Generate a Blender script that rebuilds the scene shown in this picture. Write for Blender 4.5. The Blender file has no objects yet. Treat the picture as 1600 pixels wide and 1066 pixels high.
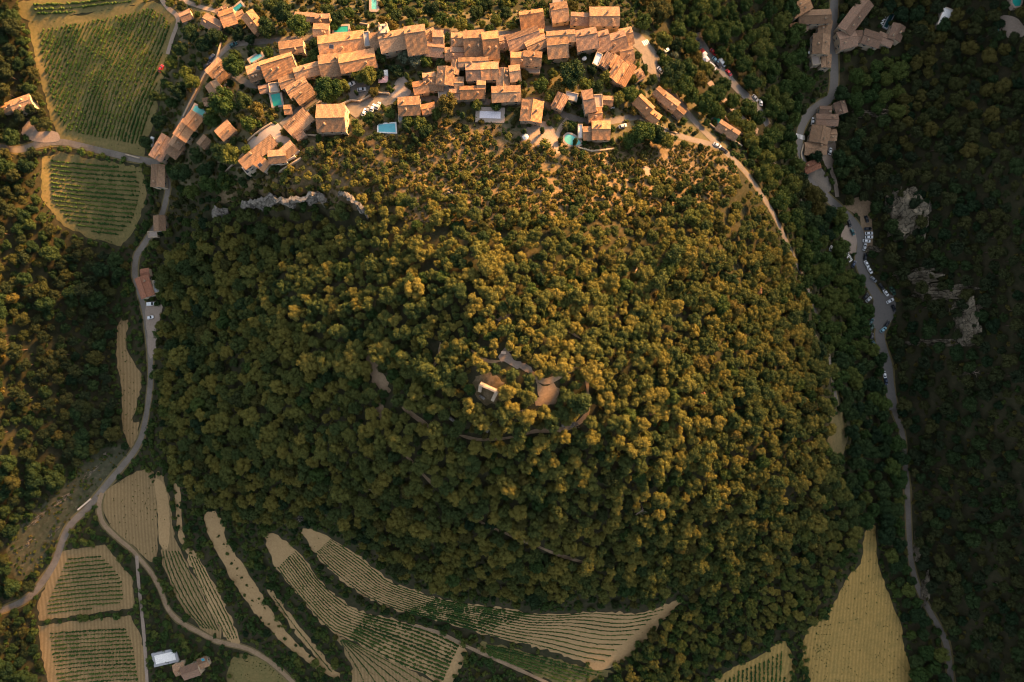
import bpy, math, random
import numpy as np
from mathutils import Vector, Matrix, noise as mnoise
from mathutils.geometry import delaunay_2d_cdt

random.seed(7)
RNG = np.random.default_rng(7)
SC = bpy.context.scene
COL = SC.collection

# ------------------------------------------------------------------ camera, sky, sun, exposure
CAM_Z = 400.0                     # drone height above the valley floor
LENS = 24.0
cam_data = bpy.data.cameras.new('drone_camera')
cam_data.lens = LENS
cam_data.sensor_width = 36.0
cam_data.clip_start = 1.0
cam_data.clip_end = 9000.0
cam = bpy.data.objects.new('drone_camera', cam_data)
cam.location = (0, 0, CAM_Z)
cam.rotation_euler = (0, 0, 0)    # straight down, image top = +Y
COL.objects.link(cam)
SC.camera = cam

SUN_EL = math.radians(15.5)
SUN_AZ = math.radians(45.0)       # from +X towards +Y: the sun stands beyond the upper right of the picture
world = bpy.data.worlds.new('World')
SC.world = world
world.use_nodes = True
wn = world.node_tree
wn.nodes.clear()
sky = wn.nodes.new('ShaderNodeTexSky')
sky.sky_type = 'NISHITA'
sky.sun_disc = False
sky.sun_elevation = SUN_EL
sky.sun_rotation = math.radians(90.0) - SUN_AZ
sky.air_density = 1.0
sky.dust_density = 3.0
sky.ozone_density = 1.0
hsv = wn.nodes.new('ShaderNodeHueSaturation')
hsv.inputs['Saturation'].default_value = 0.46
bg = wn.nodes.new('ShaderNodeBackground')
bg.inputs['Strength'].default_value = 0.070
wo = wn.nodes.new('ShaderNodeOutputWorld')
wn.links.new(sky.outputs[0], hsv.inputs['Color'])
wn.links.new(hsv.outputs[0], bg.inputs['Color'])
wn.links.new(bg.outputs[0], wo.inputs['Surface'])

sun_data = bpy.data.lights.new('sun', 'SUN')
sun_data.energy = 5.0
sun_data.angle = math.radians(11.0)
sun_data.color = (1.0, 0.475, 0.125)
sun = bpy.data.objects.new('sun', sun_data)
sd = Vector((math.cos(SUN_EL)*math.cos(SUN_AZ), math.cos(SUN_EL)*math.sin(SUN_AZ), math.sin(SUN_EL)))
sun.rotation_euler = sd.to_track_quat('Z', 'Y').to_euler()
sun.location = sd*900
COL.objects.link(sun)

vs = SC.view_settings
SC.display_settings.display_device = 'sRGB'
vs.view_transform = 'Standard'
vs.look = 'None'
vs.exposure = 2.55
vs.gamma = 1.0
vs.use_curve_mapping = False
SC.render.engine = 'CYCLES'
SC.cycles.use_denoising = True
SC.cycles.filter_width = 1.1
SC.cycles.max_bounces = 5
SC.cycles.diffuse_bounces = 3
SC.cycles.glossy_bounces = 2
SC.cycles.transparent_max_bounces = 6

# ------------------------------------------------------------------ small helpers
F = LENS/36.0*1600.0              # focal length in photograph pixels

def tag(o, label=None, cat=None, group=None, kind=None):
    if label: o['label'] = label
    if cat: o['category'] = cat
    if group: o['group'] = group
    if kind: o['kind'] = kind
    return o

def new_mesh(name, verts, faces, mats=None, fmat=None, smooth=False):
    me = bpy.data.meshes.new(name)
    me.from_pydata([tuple(map(float, v)) for v in verts], [], [tuple(map(int, f)) for f in faces])
    if mats:
        for m in (mats if isinstance(mats, (list, tuple)) else [mats]):
            me.materials.append(m)
    if fmat is not None:
        me.polygons.foreach_set('material_index', np.asarray(fmat, dtype=np.int32))
    if smooth:
        me.polygons.foreach_set('use_smooth', [True]*len(me.polygons))
    me.update()
    return me

def tri_mesh(name, V, T, mats, fmat=None, smooth=False):
    V = np.asarray(V, dtype=np.float32); T = np.asarray(T, dtype=np.int32)
    me = bpy.data.meshes.new(name)
    me.vertices.add(len(V)); me.vertices.foreach_set('co', V.ravel())
    me.loops.add(len(T)*3); me.loops.foreach_set('vertex_index', T.ravel())
    me.polygons.add(len(T))
    me.polygons.foreach_set('loop_start', np.arange(0, len(T)*3, 3, dtype=np.int32))
    me.polygons.foreach_set('loop_total', np.full(len(T), 3, dtype=np.int32))
    for m in (mats if isinstance(mats, (list, tuple)) else [mats]):
        me.materials.append(m)
    if fmat is not None:
        me.polygons.foreach_set('material_index', np.asarray(fmat, dtype=np.int32))
    if smooth:
        me.polygons.foreach_set('use_smooth', np.ones(len(T), dtype=bool))
    me.update(); me.validate()
    return me

def link(name, me, parent=None, loc=None, rz=None, scale=None):
    o = bpy.data.objects.new(name, me)
    COL.objects.link(o)
    if parent is not None: o.parent = parent
    if loc is not None: o.location = loc
    if rz is not None: o.rotation_euler = (0, 0, rz)
    if scale is not None: o.scale = scale
    return o

def empty(name, loc=(0, 0, 0), rz=0.0):
    o = bpy.data.objects.new(name, None)
    o.location = loc; o.rotation_euler = (0, 0, rz); o.empty_display_size = 0.5
    COL.objects.link(o)
    return o

class MB:
    """collects boxes and polygons for one mesh"""
    def __init__(s): s.v = []; s.f = []; s.m = []
    def add(s, vs_, fs_, m=0):
        b = len(s.v); s.v += [tuple(v) for v in vs_]
        for f in fs_: s.f.append(tuple(b+i for i in f)); s.m.append(m)
    def box(s, x0, x1, y0, y1, z0, z1, m=0):
        s.add([(x0,y0,z0),(x1,y0,z0),(x1,y1,z0),(x0,y1,z0),(x0,y0,z1),(x1,y0,z1),(x1,y1,z1),(x0,y1,z1)],
              [(0,3,2,1),(4,5,6,7),(0,1,5,4),(1,2,6,5),(2,3,7,6),(3,0,4,7)], m)
    def prism(s, poly, z0, z1, m=0):
        n = len(poly)
        s.add([(x,y,z0) for x,y in poly]+[(x,y,z1) for x,y in poly],
              [tuple(range(n))[::-1], tuple(range(n,2*n))]+[(i,(i+1)%n,n+(i+1)%n,n+i) for i in range(n)], m)
    def cyl(s, c, r0, r1, z0, z1, n=8, m=0):
        a = [2*math.pi*i/n for i in range(n)]
        s.add([(c[0]+r0*math.cos(t),c[1]+r0*math.sin(t),z0) for t in a]+[(c[0]+r1*math.cos(t),c[1]+r1*math.sin(t),z1) for t in a],
              [tuple(range(n))[::-1], tuple(range(n,2*n))]+[(i,(i+1)%n,n+(i+1)%n,n+i) for i in range(n)], m)
    def tube(s, p0, p1, r0, r1, n=6, m=0):
        p0 = Vector(p0); p1 = Vector(p1); d = (p1-p0).normalized()
        a = d.orthogonal().normalized(); b = d.cross(a)
        vs_ = [p0+r0*(math.cos(2*math.pi*i/n)*a+math.sin(2*math.pi*i/n)*b) for i in range(n)]
        vs_ += [p1+r1*(math.cos(2*math.pi*i/n)*a+math.sin(2*math.pi*i/n)*b) for i in range(n)]
        s.add(vs_, [tuple(range(n))[::-1], tuple(range(n,2*n))]+[(i,(i+1)%n,n+(i+1)%n,n+i) for i in range(n)], m)
    def mesh(s, name, mats): return new_mesh(name, s.v, s.f, mats, s.m)
    def build(s, name, mats, parent=None, loc=None, rz=None): return link(name, s.mesh(name, mats), parent, loc, rz)

# ------------------------------------------------------------------ materials
def nd(nt, t, **kw):
    n = nt.nodes.new(t)
    for k, v in kw.items(): setattr(n, k, v)
    return n

def ramp(nt, fac, stops):
    r = nd(nt, 'ShaderNodeValToRGB')
    el = r.color_ramp.elements
    while len(el) < len(stops): el.new(0.5)
    for e, (p, c) in zip(el, stops):
        e.position = p; e.color = (c[0], c[1], c[2], 1)
    nt.links.new(fac, r.inputs[0])
    return r.outputs[0]

def noise_fac(nt, vec, scale, detail=4, rough=0.6):
    n = nd(nt, 'ShaderNodeTexNoise')
    n.inputs['Scale'].default_value = scale; n.inputs['Detail'].default_value = detail
    n.inputs['Roughness'].default_value = rough
    nt.links.new(vec, n.inputs['Vector'])
    return n.outputs['Fac']

def mixc(nt, fac, a, b, mode='MIX'):
    m = nd(nt, 'ShaderNodeMix', data_type='RGBA', blend_type=mode)
    if isinstance(fac, float): m.inputs[0].default_value = fac
    else: nt.links.new(fac, m.inputs[0])
    for i, x in ((6, a), (7, b)):
        if isinstance(x, tuple): m.inputs[i].default_value = (x[0], x[1], x[2], 1)
        else: nt.links.new(x, m.inputs[i])
    return m.outputs[2]

def base_mat(name, rough=0.9, spec=0.2):
    m = bpy.data.materials.new(name); m.use_nodes = True
    nt = m.node_tree; b = nt.nodes['Principled BSDF']
    b.inputs['Roughness'].default_value = rough
    b.inputs['Specular IOR Level'].default_value = spec
    return m, nt, b

def flat_mat(name, c, rough=0.6, spec=0.3, metal=0.0):
    """one colour with a little grain so nothing is perfectly uniform"""
    m, nt, b = base_mat(name, rough, spec)
    b.inputs['Metallic'].default_value = metal
    co = nd(nt, 'ShaderNodeTexCoord').outputs['Object']
    f = noise_fac(nt, co, 2.3, 3)
    c2 = tuple(x*0.8 for x in c); c3 = tuple(min(1, x*1.12) for x in c)
    nt.links.new(ramp(nt, f, [(0.3, c2), (0.7, c3)]), b.inputs['Base Color'])
    return m

def ground_mat(name, big, small, s_big=0.03, s_small=0.7, mixf=0.5, bump=0.25, rough=0.95, stripe=None, crack=0.0):
    """big, small: lists of ramp stops; the coordinates are world metres"""
    m, nt, b = base_mat(name, rough, 0.1)
    co = nd(nt, 'ShaderNodeTexCoord').outputs['Object']
    f1 = noise_fac(nt, co, s_big, 5); f2 = noise_fac(nt, co, s_small, 5, 0.7)
    c = mixc(nt, mixf, ramp(nt, f1, big), ramp(nt, f2, small))
    if stripe:
        ang, wl, col, amt = stripe
        mp = nd(nt, 'ShaderNodeMapping'); mp.inputs['Rotation'].default_value = (0, 0, ang)
        nt.links.new(co, mp.inputs['Vector'])
        w = nd(nt, 'ShaderNodeTexWave', wave_type='BANDS', bands_direction='X', wave_profile='SIN')
        w.inputs['Scale'].default_value = 0.314/wl; w.inputs['Distortion'].default_value = 0.7
        w.inputs['Detail'].default_value = 3; w.inputs['Detail Scale'].default_value = 0.3
        nt.links.new(mp.outputs[0], w.inputs['Vector'])
        mul = nd(nt, 'ShaderNodeMath', operation='MULTIPLY'); mul.inputs[1].default_value = amt
        nt.links.new(w.outputs['Fac'], mul.inputs[0])
        c = mixc(nt, mul.outputs[0], c, col)
    if crack:
        wp = nd(nt, 'ShaderNodeVectorMath', operation='ADD'); nt.links.new(co, wp.inputs[0])
        nw = nd(nt, 'ShaderNodeTexNoise'); nw.inputs['Scale'].default_value = 0.35; nw.inputs['Detail'].default_value = 6; nt.links.new(co, nw.inputs['Vector'])
        nsc = nd(nt, 'ShaderNodeVectorMath', operation='SCALE'); nsc.inputs['Scale'].default_value = 5.0
        nt.links.new(nw.outputs['Color'], nsc.inputs[0]); nt.links.new(nsc.outputs[0], wp.inputs[1])
        vo = nd(nt, 'ShaderNodeTexVoronoi', feature='DISTANCE_TO_EDGE'); vo.inputs['Scale'].default_value = crack
        nt.links.new(wp.outputs[0], vo.inputs['Vector'])
        c = mixc(nt, ramp(nt, vo.outputs['Distance'], [(0.0, (0, 0, 0)), (0.07, (1, 1, 1))]), tuple(x*.35 for x in small[0][1]), c)
    nt.links.new(c, b.inputs['Base Color'])
    bp = nd(nt, 'ShaderNodeBump'); bp.inputs['Strength'].default_value = bump; bp.inputs['Distance'].default_value = 0.5
    nt.links.new(f2, bp.inputs['Height']); nt.links.new(bp.outputs[0], b.inputs['Normal'])
    return m

def leaf_mat(name, dark, mid, light, transl=0.25):
    m, nt, b = base_mat(name, 0.75, 0.15)
    oi = nd(nt, 'ShaderNodeObjectInfo'); co = nd(nt, 'ShaderNodeTexCoord').outputs['Object']
    f = noise_fac(nt, co, 2.2, 3)
    add = nd(nt, 'ShaderNodeMath', operation='MULTIPLY_ADD'); add.inputs[1].default_value = 0.75; add.inputs[2].default_value = -0.37
    nt.links.new(oi.outputs['Random'], add.inputs[0])
    ad2 = nd(nt, 'ShaderNodeMath', operation='ADD'); nt.links.new(add.outputs[0], ad2.inputs[0]); nt.links.new(f, ad2.inputs[1])
    c = ramp(nt, ad2.outputs[0], [(0.2, dark), (0.5, mid), (0.85, light)])
    nt.links.new(c, b.inputs['Base Color'])
    tr = nd(nt, 'ShaderNodeBsdfTranslucent'); nt.links.new(c, tr.inputs['Color'])
    mx = nd(nt, 'ShaderNodeMixShader'); mx.inputs[0].default_value = transl
    out = nt.nodes['Material Output']
    nt.links.new(b.outputs[0], mx.inputs[1]); nt.links.new(tr.outputs[0], mx.inputs[2]); nt.links.new(mx.outputs[0], out.inputs['Surface'])
    return m

def roof_mat(name, a, b_, c_):
    m, nt, b = base_mat(name, 0.9, 0.15)
    uv = nd(nt, 'ShaderNodeUVMap'); uv.uv_map = 'UVMap'
    oi = nd(nt, 'ShaderNodeObjectInfo')
    sh = nd(nt, 'ShaderNodeVectorMath', operation='MULTIPLY_ADD')
    sh.inputs[1].default_value = (1, 1, 1); nt.links.new(uv.outputs[0], sh.inputs[0])
    cb = nd(nt, 'ShaderNodeCombineXYZ')
    m100 = nd(nt, 'ShaderNodeMath', operation='MULTIPLY'); m100.inputs[1].default_value = 90
    nt.links.new(oi.outputs['Random'], m100.inputs[0]); nt.links.new(m100.outputs[0], cb.inputs[0]); nt.links.new(m100.outputs[0], cb.inputs[1])
    nt.links.new(cb.outputs[0], sh.inputs[2])
    vec = sh.outputs[0]
    # single tiles: 0.22 m wide barrels, 0.4 m courses, each with a tone of its own
    br = nd(nt, 'ShaderNodeTexBrick')
    br.inputs['Scale'].default_value = 1.0; br.inputs['Brick Width'].default_value = 0.5; br.inputs['Row Height'].default_value = 0.8
    br.inputs['Mortar Size'].default_value = 0.03; br.inputs['Bias'].default_value = 0.1
    br.inputs['Color1'].default_value = (*a, 1); br.inputs['Color2'].default_value = (*b_, 1)
    br.inputs['Mortar'].default_value = (a[0]*0.55, a[1]*0.5, a[2]*0.5, 1)
    nt.links.new(vec, br.inputs['Vector'])
    f = noise_fac(nt, vec, 0.55, 6, 0.75)
    f2 = noise_fac(nt, vec, 1.5, 4, 0.85)
    lich = ramp(nt, f, [(0.42, (0, 0, 0)), (0.62, (1, 1, 1))])
    c = mixc(nt, lich, br.outputs['Color'], c_)
    c = mixc(nt, 0.6, c, ramp(nt, f2, [(0.34, tuple(x*0.38 for x in a)), (0.5, a), (0.68, tuple(min(1, x*1.5) for x in b_))]))
    hv = nd(nt, 'ShaderNodeHueSaturation')
    mr = nd(nt, 'ShaderNodeMapRange'); mr.inputs['To Min'].default_value = 0.62; mr.inputs['To Max'].default_value = 1.32
    nt.links.new(oi.outputs['Random'], mr.inputs['Value']); nt.links.new(mr.outputs[0], hv.inputs['Value'])
    nt.links.new(c, hv.inputs['Color'])
    nt.links.new(hv.outputs[0], b.inputs['Base Color'])
    wv = nd(nt, 'ShaderNodeTexWave', wave_type='BANDS', bands_direction='X')
    wv.inputs['Scale'].default_value = 0.6; nt.links.new(vec, wv.inputs['Vector'])
    bp = nd(nt, 'ShaderNodeBump'); bp.inputs['Strength'].default_value = 0.5; bp.inputs['Distance'].default_value = 0.15
    nt.links.new(wv.outputs['Fac'], bp.inputs['Height']); nt.links.new(bp.outputs[0], b.inputs['Normal'])
    return m

M = {}
M['ground'] = ground_mat('forest_floor', [(0.3, (.022,.026,.012)), (0.5, (.038,.036,.018)), (0.7, (.065,.052,.030))],
                         [(0.35, (.018,.022,.010)), (0.55, (.042,.038,.020)), (0.78, (.10,.075,.048))], 0.05, 0.5)
M['scrub'] = ground_mat('sandy_scrub', [(0.32, (.075,.066,.026)), (0.5, (.15,.108,.06)), (0.68, (.085,.07,.03))],
                        [(0.34, (.045,.045,.016)), (0.5, (.14,.10,.055)), (0.72, (.30,.22,.145))], 0.07, 0.5)
M['drygrass'] = ground_mat('dry_grass', [(0.3, (.09,.075,.03)), (0.6, (.15,.11,.05))], [(0.3, (.06,.06,.022)), (0.7, (.19,.14,.07))], 0.06, 0.8)
M['dryslope'] = ground_mat('stony_dry_slope', [(0.35, (.03,.036,.018)), (0.52, (.055,.052,.03)), (0.68, (.085,.075,.048))], [(0.35, (.02,.026,.012)), (0.5, (.055,.05,.03)), (0.7, (.15,.13,.09))], 0.09, 0.5, stripe=(0.75, 3.5, (.05,.055,.03), 0.7))
M['garden'] = ground_mat('garden_ground', [(0.3, (.07,.075,.03)), (0.5, (.13,.105,.065)), (0.7, (.05,.065,.02))], [(0.3, (.04,.055,.018)), (0.55, (.10,.09,.05)), (0.75, (.22,.17,.115))], 0.12, 0.5)
M['soil'] = ground_mat('vineyard_soil', [(0.3, (.16,.12,.045)), (0.5, (.11,.10,.034)), (0.7, (.20,.14,.06))], [(0.3, (.085,.08,.026)), (0.7, (.23,.165,.075))], 0.05, 0.7)
M['tan'] = ground_mat('tilled_tan_soil', [(0.3, (.22,.148,.07)), (0.7, (.29,.19,.09))], [(0.3, (.145,.10,.045)), (0.7, (.34,.225,.11))], 0.04, 0.9, stripe=(0.0, 2.0, (.15,.105,.05), 0.6))
M['pale'] = ground_mat('pale_terrace_soil', [(0.3, (.30,.195,.09)), (0.7, (.37,.24,.115))], [(0.3, (.20,.13,.058)), (0.7, (.42,.28,.14))], 0.05, 0.9)
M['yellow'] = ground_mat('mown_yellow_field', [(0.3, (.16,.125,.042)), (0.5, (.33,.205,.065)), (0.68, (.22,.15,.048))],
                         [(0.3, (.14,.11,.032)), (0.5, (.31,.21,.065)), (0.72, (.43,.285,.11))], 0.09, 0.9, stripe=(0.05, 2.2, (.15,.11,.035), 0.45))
M['asphalt'] = ground_mat('worn_asphalt', [(0.35, (.10,.087,.074)), (0.5, (.15,.128,.106)), (0.65, (.195,.165,.136))], [(0.3, (.095,.083,.07)), (0.7, (.20,.168,.138))], 0.14, 1.2, bump=0.08)
M['asphalt_dark'] = ground_mat('grey_asphalt', [(0.3, (.12,.11,.10)), (0.7, (.155,.14,.125))], [(0.3, (.10,.092,.085)), (0.7, (.175,.155,.138))], 0.08, 1.2, bump=0.08)
M['gravel'] = ground_mat('pale_gravel', [(0.3, (.23,.175,.135)), (0.7, (.30,.23,.18))], [(0.3, (.18,.14,.105)), (0.7, (.34,.265,.21))], 0.1, 1.3)
M['dirt'] = ground_mat('dirt_path', [(0.3, (.20,.135,.08)), (0.7, (.29,.20,.125))], [(0.3, (.12,.085,.048)), (0.7, (.36,.25,.155))], 0.12, 1.0)
M['paving'] = ground_mat('stone_paving', [(0.3, (.27,.215,.18)), (0.7, (.35,.285,.24))], [(0.3, (.22,.18,.15)), (0.7, (.39,.32,.27))], 0.15, 1.5, bump=0.1)
M['rock'] = ground_mat('limestone', [(0.3, (.11,.10,.09)), (0.5, (.20,.18,.155)), (0.7, (.28,.24,.19))], [(0.36, (.045,.042,.038)), (0.5, (.19,.17,.145)), (0.7, (.34,.295,.24))], 0.2, 0.9, bump=1.0, crack=0.4)
M['darkrock'] = ground_mat('grey_brown_rock', [(0.3, (.10,.09,.07)), (0.5, (.19,.155,.105)), (0.7, (.25,.205,.145))], [(0.3, (.06,.055,.04)), (0.5, (.17,.14,.10)), (0.7, (.27,.225,.165))], 0.12, 0.8, bump=1.0, crack=0.28)
M['stonewall'] = ground_mat('dry_stone_wall', [(0.3, (.30,.235,.165)), (0.7, (.40,.31,.22))], [(0.3, (.22,.17,.12)), (0.7, (.45,.36,.26))], 0.2, 1.6, bump=0.5)
M['plaster'] = ground_mat('old_plaster', [(0.3, (.36,.285,.20)), (0.7, (.46,.365,.265))], [(0.3, (.30,.235,.165)), (0.7, (.48,.385,.28))], 0.15, 1.1, bump=0.15)
M['lime'] = ground_mat('lime_render', [(0.3, (.48,.40,.315)), (0.7, (.56,.47,.375))], [(0.3, (.42,.345,.27)), (0.7, (.60,.50,.40))], 0.15, 1.1, bump=0.1)
M['roof'] = roof_mat('canal_tiles', (.25,.15,.088), (.345,.205,.118), (.195,.145,.10))
M['roof_or'] = roof_mat('orange_tiles', (.34,.175,.085), (.40,.215,.11), (.27,.16,.095))
M['roof_br'] = roof_mat('brown_tiles', (.20,.125,.085), (.27,.155,.10), (.165,.125,.095))
M['roof_red'] = roof_mat('red_brown_tiles', (.20,.085,.05), (.26,.11,.065), (.15,.09,.06))
M['bark'] = flat_mat('bark', (.085,.06,.045), 0.95, 0.1)
M['deadwood'] = flat_mat('dead_wood', (.30,.225,.175), 0.9, 0.1)
M['paleleaf'] = flat_mat('dead_needles', (.30,.17,.10), 0.9, 0.1)
M['pine'] = leaf_mat('pine_needles', (.046,.070,.021), (.100,.110,.027), (.178,.154,.034))
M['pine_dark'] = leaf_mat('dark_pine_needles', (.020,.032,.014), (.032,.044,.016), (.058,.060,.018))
M['leaf'] = leaf_mat('broad_leaves', (.026,.054,.014), (.050,.084,.019), (.095,.108,.024))
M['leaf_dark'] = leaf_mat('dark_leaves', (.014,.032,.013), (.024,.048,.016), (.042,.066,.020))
M['leaf_gold'] = leaf_mat('oak_leaves', (.030,.042,.013), (.058,.062,.017), (.105,.088,.022))
M['olive'] = leaf_mat('silver_leaves', (.055,.075,.045), (.085,.105,.065), (.13,.15,.10))
M['shrubleaf'] = leaf_mat('shrub_leaves', (.045,.052,.015), (.088,.084,.021), (.15,.12,.032))
M['vine'] = leaf_mat('vine_leaves', (.024,.056,.012), (.040,.080,.016), (.070,.104,.022))
M['white'] = flat_mat('white_paint', (.72,.70,.67), 0.5)
M['cover'] = flat_mat('pale_pool_cover', (.66,.62,.66), 0.6)
M['glass'] = flat_mat('dark_glass', (.018,.022,.028), 0.08, 0.6)
M['wood'] = flat_mat('weathered_wood', (.16,.10,.06), 0.8)
M['shutter'] = flat_mat('grey_blue_shutter', (.17,.20,.20), 0.7)
M['rubber'] = flat_mat('tyre_rubber', (.02,.02,.02), 0.85)
M['grey_sheet'] = flat_mat('grey_sheet_metal', (.28,.28,.29), 0.5, 0.4)
M['dark_panel'] = flat_mat('dark_glazing', (.05,.05,.058), 0.25, 0.5)
M['red_cloth'] = flat_mat('red_cloth', (.55,.03,.035), 0.8)
M['pink_cloth'] = flat_mat('pink_cloth', (.62,.36,.34), 0.8)
def water_mat(name, c):
    m, nt, b = base_mat(name, 0.06, 0.5)
    co = nd(nt, 'ShaderNodeTexCoord').outputs['Object']
    f = noise_fac(nt, co, 0.35, 2)
    nt.links.new(ramp(nt, f, [(0.3, tuple(x*0.85 for x in c)), (0.7, tuple(x*1.1 for x in c))]), b.inputs['Base Color'])
    bp = nd(nt, 'ShaderNodeBump'); bp.inputs['Strength'].default_value = 0.15; bp.inputs['Distance'].default_value = 0.05
    nt.links.new(noise_fac(nt, co, 3.0, 2), bp.inputs['Height']); nt.links.new(bp.outputs[0], b.inputs['Normal'])
    return m
M['w_teal'] = water_mat('teal_pool_water', (.02,.27,.22))
M['w_blue'] = water_mat('blue_pool_water', (.13,.44,.50))
M['w_pale'] = water_mat('pale_green_pool_water', (.13,.46,.42))
M['w_deep'] = water_mat('deep_blue_pool_water', (.02,.20,.26))
M['w_black'] = water_mat('dark_pool_water', (.012,.05,.055))

# ------------------------------------------------------------------ terrain
CTRL = [(762,600,120),(840,590,118),(700,560,112),(850,640,113),(760,680,109),(640,590,104),(950,600,108),(760,450,114),
(760,350,104),(620,350,98),(900,350,102),(620,430,101),(900,450,108),(760,260,93),(600,250,90),(900,240,90),(760,200,88),(760,120,83),(620,120,80),(900,120,82),(760,60,78),(620,50,74),(900,40,75),(760,5,64),(600,5,60),(900,5,64),
(520,320,86),(440,300,84),(420,345,63),(500,350,76),(330,325,58),(270,330,36),(230,250,38),(300,200,55),(350,130,61),(420,80,66),(500,60,68),(520,130,76),(450,180,79),(400,240,80),(400,10,52),(320,30,50),(560,210,86),
(150,120,35),(60,60,30),(100,240,28),(150,310,25),(40,170,30),(250,60,42),(230,5,40),
(230,440,22),(236,520,19),(250,600,20),(215,700,16),(180,560,15),(300,450,37),(350,500,50),(450,560,75),(450,430,75),(560,600,92),(560,480,96),(300,650,38),(400,700,56),(500,720,74),(600,720,92),(250,700,22),
(100,550,20),(20,550,28),(100,400,24),(20,400,31),(60,700,23),(10,700,30),(10,850,20),(10,1000,12),
(200,800,14),(150,920,8),(140,1030,5),(280,1030,6),(290,900,15),(350,860,23),(450,860,33),(420,960,17),(550,920,31),(560,1030,17),(700,960,31),(700,1040,20),(850,970,31),(850,1050,20),(1000,960,28),(960,1040,19),
(600,820,66),(800,830,78),(950,820,72),(600,890,47),(800,900,54),(950,900,49),(1100,850,50),(1100,950,28),(1200,900,32),(1200,1000,18),(450,780,52),(350,760,36),(1100,1040,14),(780,760,93),
(1100,600,88),(1200,600,68),(1280,600,47),(1305,680,40),(1200,760,58),(1300,820,22),(1340,940,12),(1340,1050,8),(1420,880,7),(1470,1000,6),(1385,600,5),(1345,400,3),(1380,500,3),(1300,300,6),(1400,720,6),(1100,720,78),(1000,720,92),
(1100,400,90),(1180,400,71),(1220,360,60),(1240,420,52),(1280,450,30),(1310,430,8),(1100,270,76),(1140,245,68),(1180,290,64),(1060,180,68),(1020,80,68),(1100,80,46),(1150,130,42),(1190,170,39),(1180,230,52),(1230,270,28),(1260,200,12),(1300,100,10),(1300,20,12),(1220,100,20),(1200,30,28),(1100,20,46),(1000,300,86),(1000,180,80),
(1450,150,12),(1550,100,20),(1400,300,10),(1450,400,18),(1550,400,33),(1600,400,42),(1450,550,16),(1600,600,42),(1500,700,18),(1600,800,32),(1500,880,14),(1600,1000,26),(1550,250,30),(1590,30,26)]
FAR = []
for yy in (-500,-350,-200,-50,100,250,400,600):
    FAR += [(345,yy,85),(420,yy,160),(520,yy,232),(700,yy,265)]  # unseen right ridge, raised so its shadow covers the right slope and valley
for yy in (-400,-200,0,200,400):
    FAR += [(-350,yy,58),(-450,yy,95),(-600,yy,120)]
FAR += [(-250,320,38),(-80,330,38),(80,330,44),(200,320,45),(0,550,70),(-250,550,70),(200,550,90),(-200,-320,3),(0,-320,10),(180,-320,6),(0,-550,10),(-250,-550,15),(200,-550,20)]
cp = []
for px, py, z in CTRL:
    s = (CAM_Z-z)/F
    cp.append(((px-800)*s, (533-py)*s, z))
cp = np.array(cp+[tuple(map(float, f)) for f in FAR])
P_ = cp[:, :2]/100.0
def tps(r2): return np.where(r2 > 1e-12, 0.5*r2*np.log(np.maximum(r2, 1e-12)), 0.0)
n_ = len(P_)
A_ = tps(((P_[:, None]-P_[None])**2).sum(2)) + np.eye(n_)*0.0015
Q_ = np.hstack([np.ones((n_, 1)), P_])
S_ = np.linalg.solve(np.block([[A_, Q_], [Q_.T, np.zeros((3, 3))]]), np.concatenate([cp[:, 2], np.zeros(3)]))
def rbf(X, Y):
    sh = X.shape; q = np.stack([X.ravel(), Y.ravel()], 1)/100.0
    out = np.empty(len(q))
    for i in range(0, len(q), 20000):
        k = q[i:i+20000]
        out[i:i+20000] = tps(((k[:, None]-P_[None])**2).sum(2)) @ S_[:n_] + S_[n_] + k @ S_[n_+1:]
    return out.reshape(sh)
STEP = 3.0
gx = np.arange(-390, 390.1, STEP); gy = np.arange(-300, 300.1, STEP)
GX, GY = np.meshgrid(gx, gy)
GZ = rbf(GX, GY)
GZ += 0.5*np.sin(GX*0.11+1.3*np.sin(GY*0.07))*np.cos(GY*0.13+np.sin(GX*0.05))   # gentle unevenness
GZ = np.clip(GZ, -12, 380)
def H(x, y):
    x = np.asarray(x, float); y = np.asarray(y, float)
    u = np.clip((x-gx[0])/STEP, 0, len(gx)-1.001); v = np.clip((y-gy[0])/STEP, 0, len(gy)-1.001)
    i = u.astype(int); j = v.astype(int); fu = u-i; fv = v-j
    a = GZ[j, i]; b = GZ[j, i+1]; c = GZ[j+1, i+1]; d = GZ[j+1, i]
    return np.where(fu >= fv, a+(b-a)*fu+(c-b)*fv, a+(c-d)*fu+(d-a)*fv)
def G(px, py, up=0.0):
    """point of the ground (plus a height) seen at a photograph pixel"""
    px = np.asarray(px, float); py = np.asarray(py, float)
    z = np.full(np.broadcast(px, py).shape, 50.0)
    for _ in range(40):
        s = (CAM_Z-z-up)/F
        x = (px-800)*s; y = (533-py)*s
        z = 0.35*z+0.65*H(x, y)
    s = (CAM_Z-z-up)/F
    return (px-800)*s, (533-py)*s, z
def G1(px, py, up=0.0):
    x, y, z = G(px, py, up)
    return float(x), float(y), float(z)
def PX(x, y, z=None):
    if z is None: z = H(x, y)
    k = F/(CAM_Z-z)
    return 800+np.asarray(x)*k, 533-np.asarray(y)*k

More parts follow.
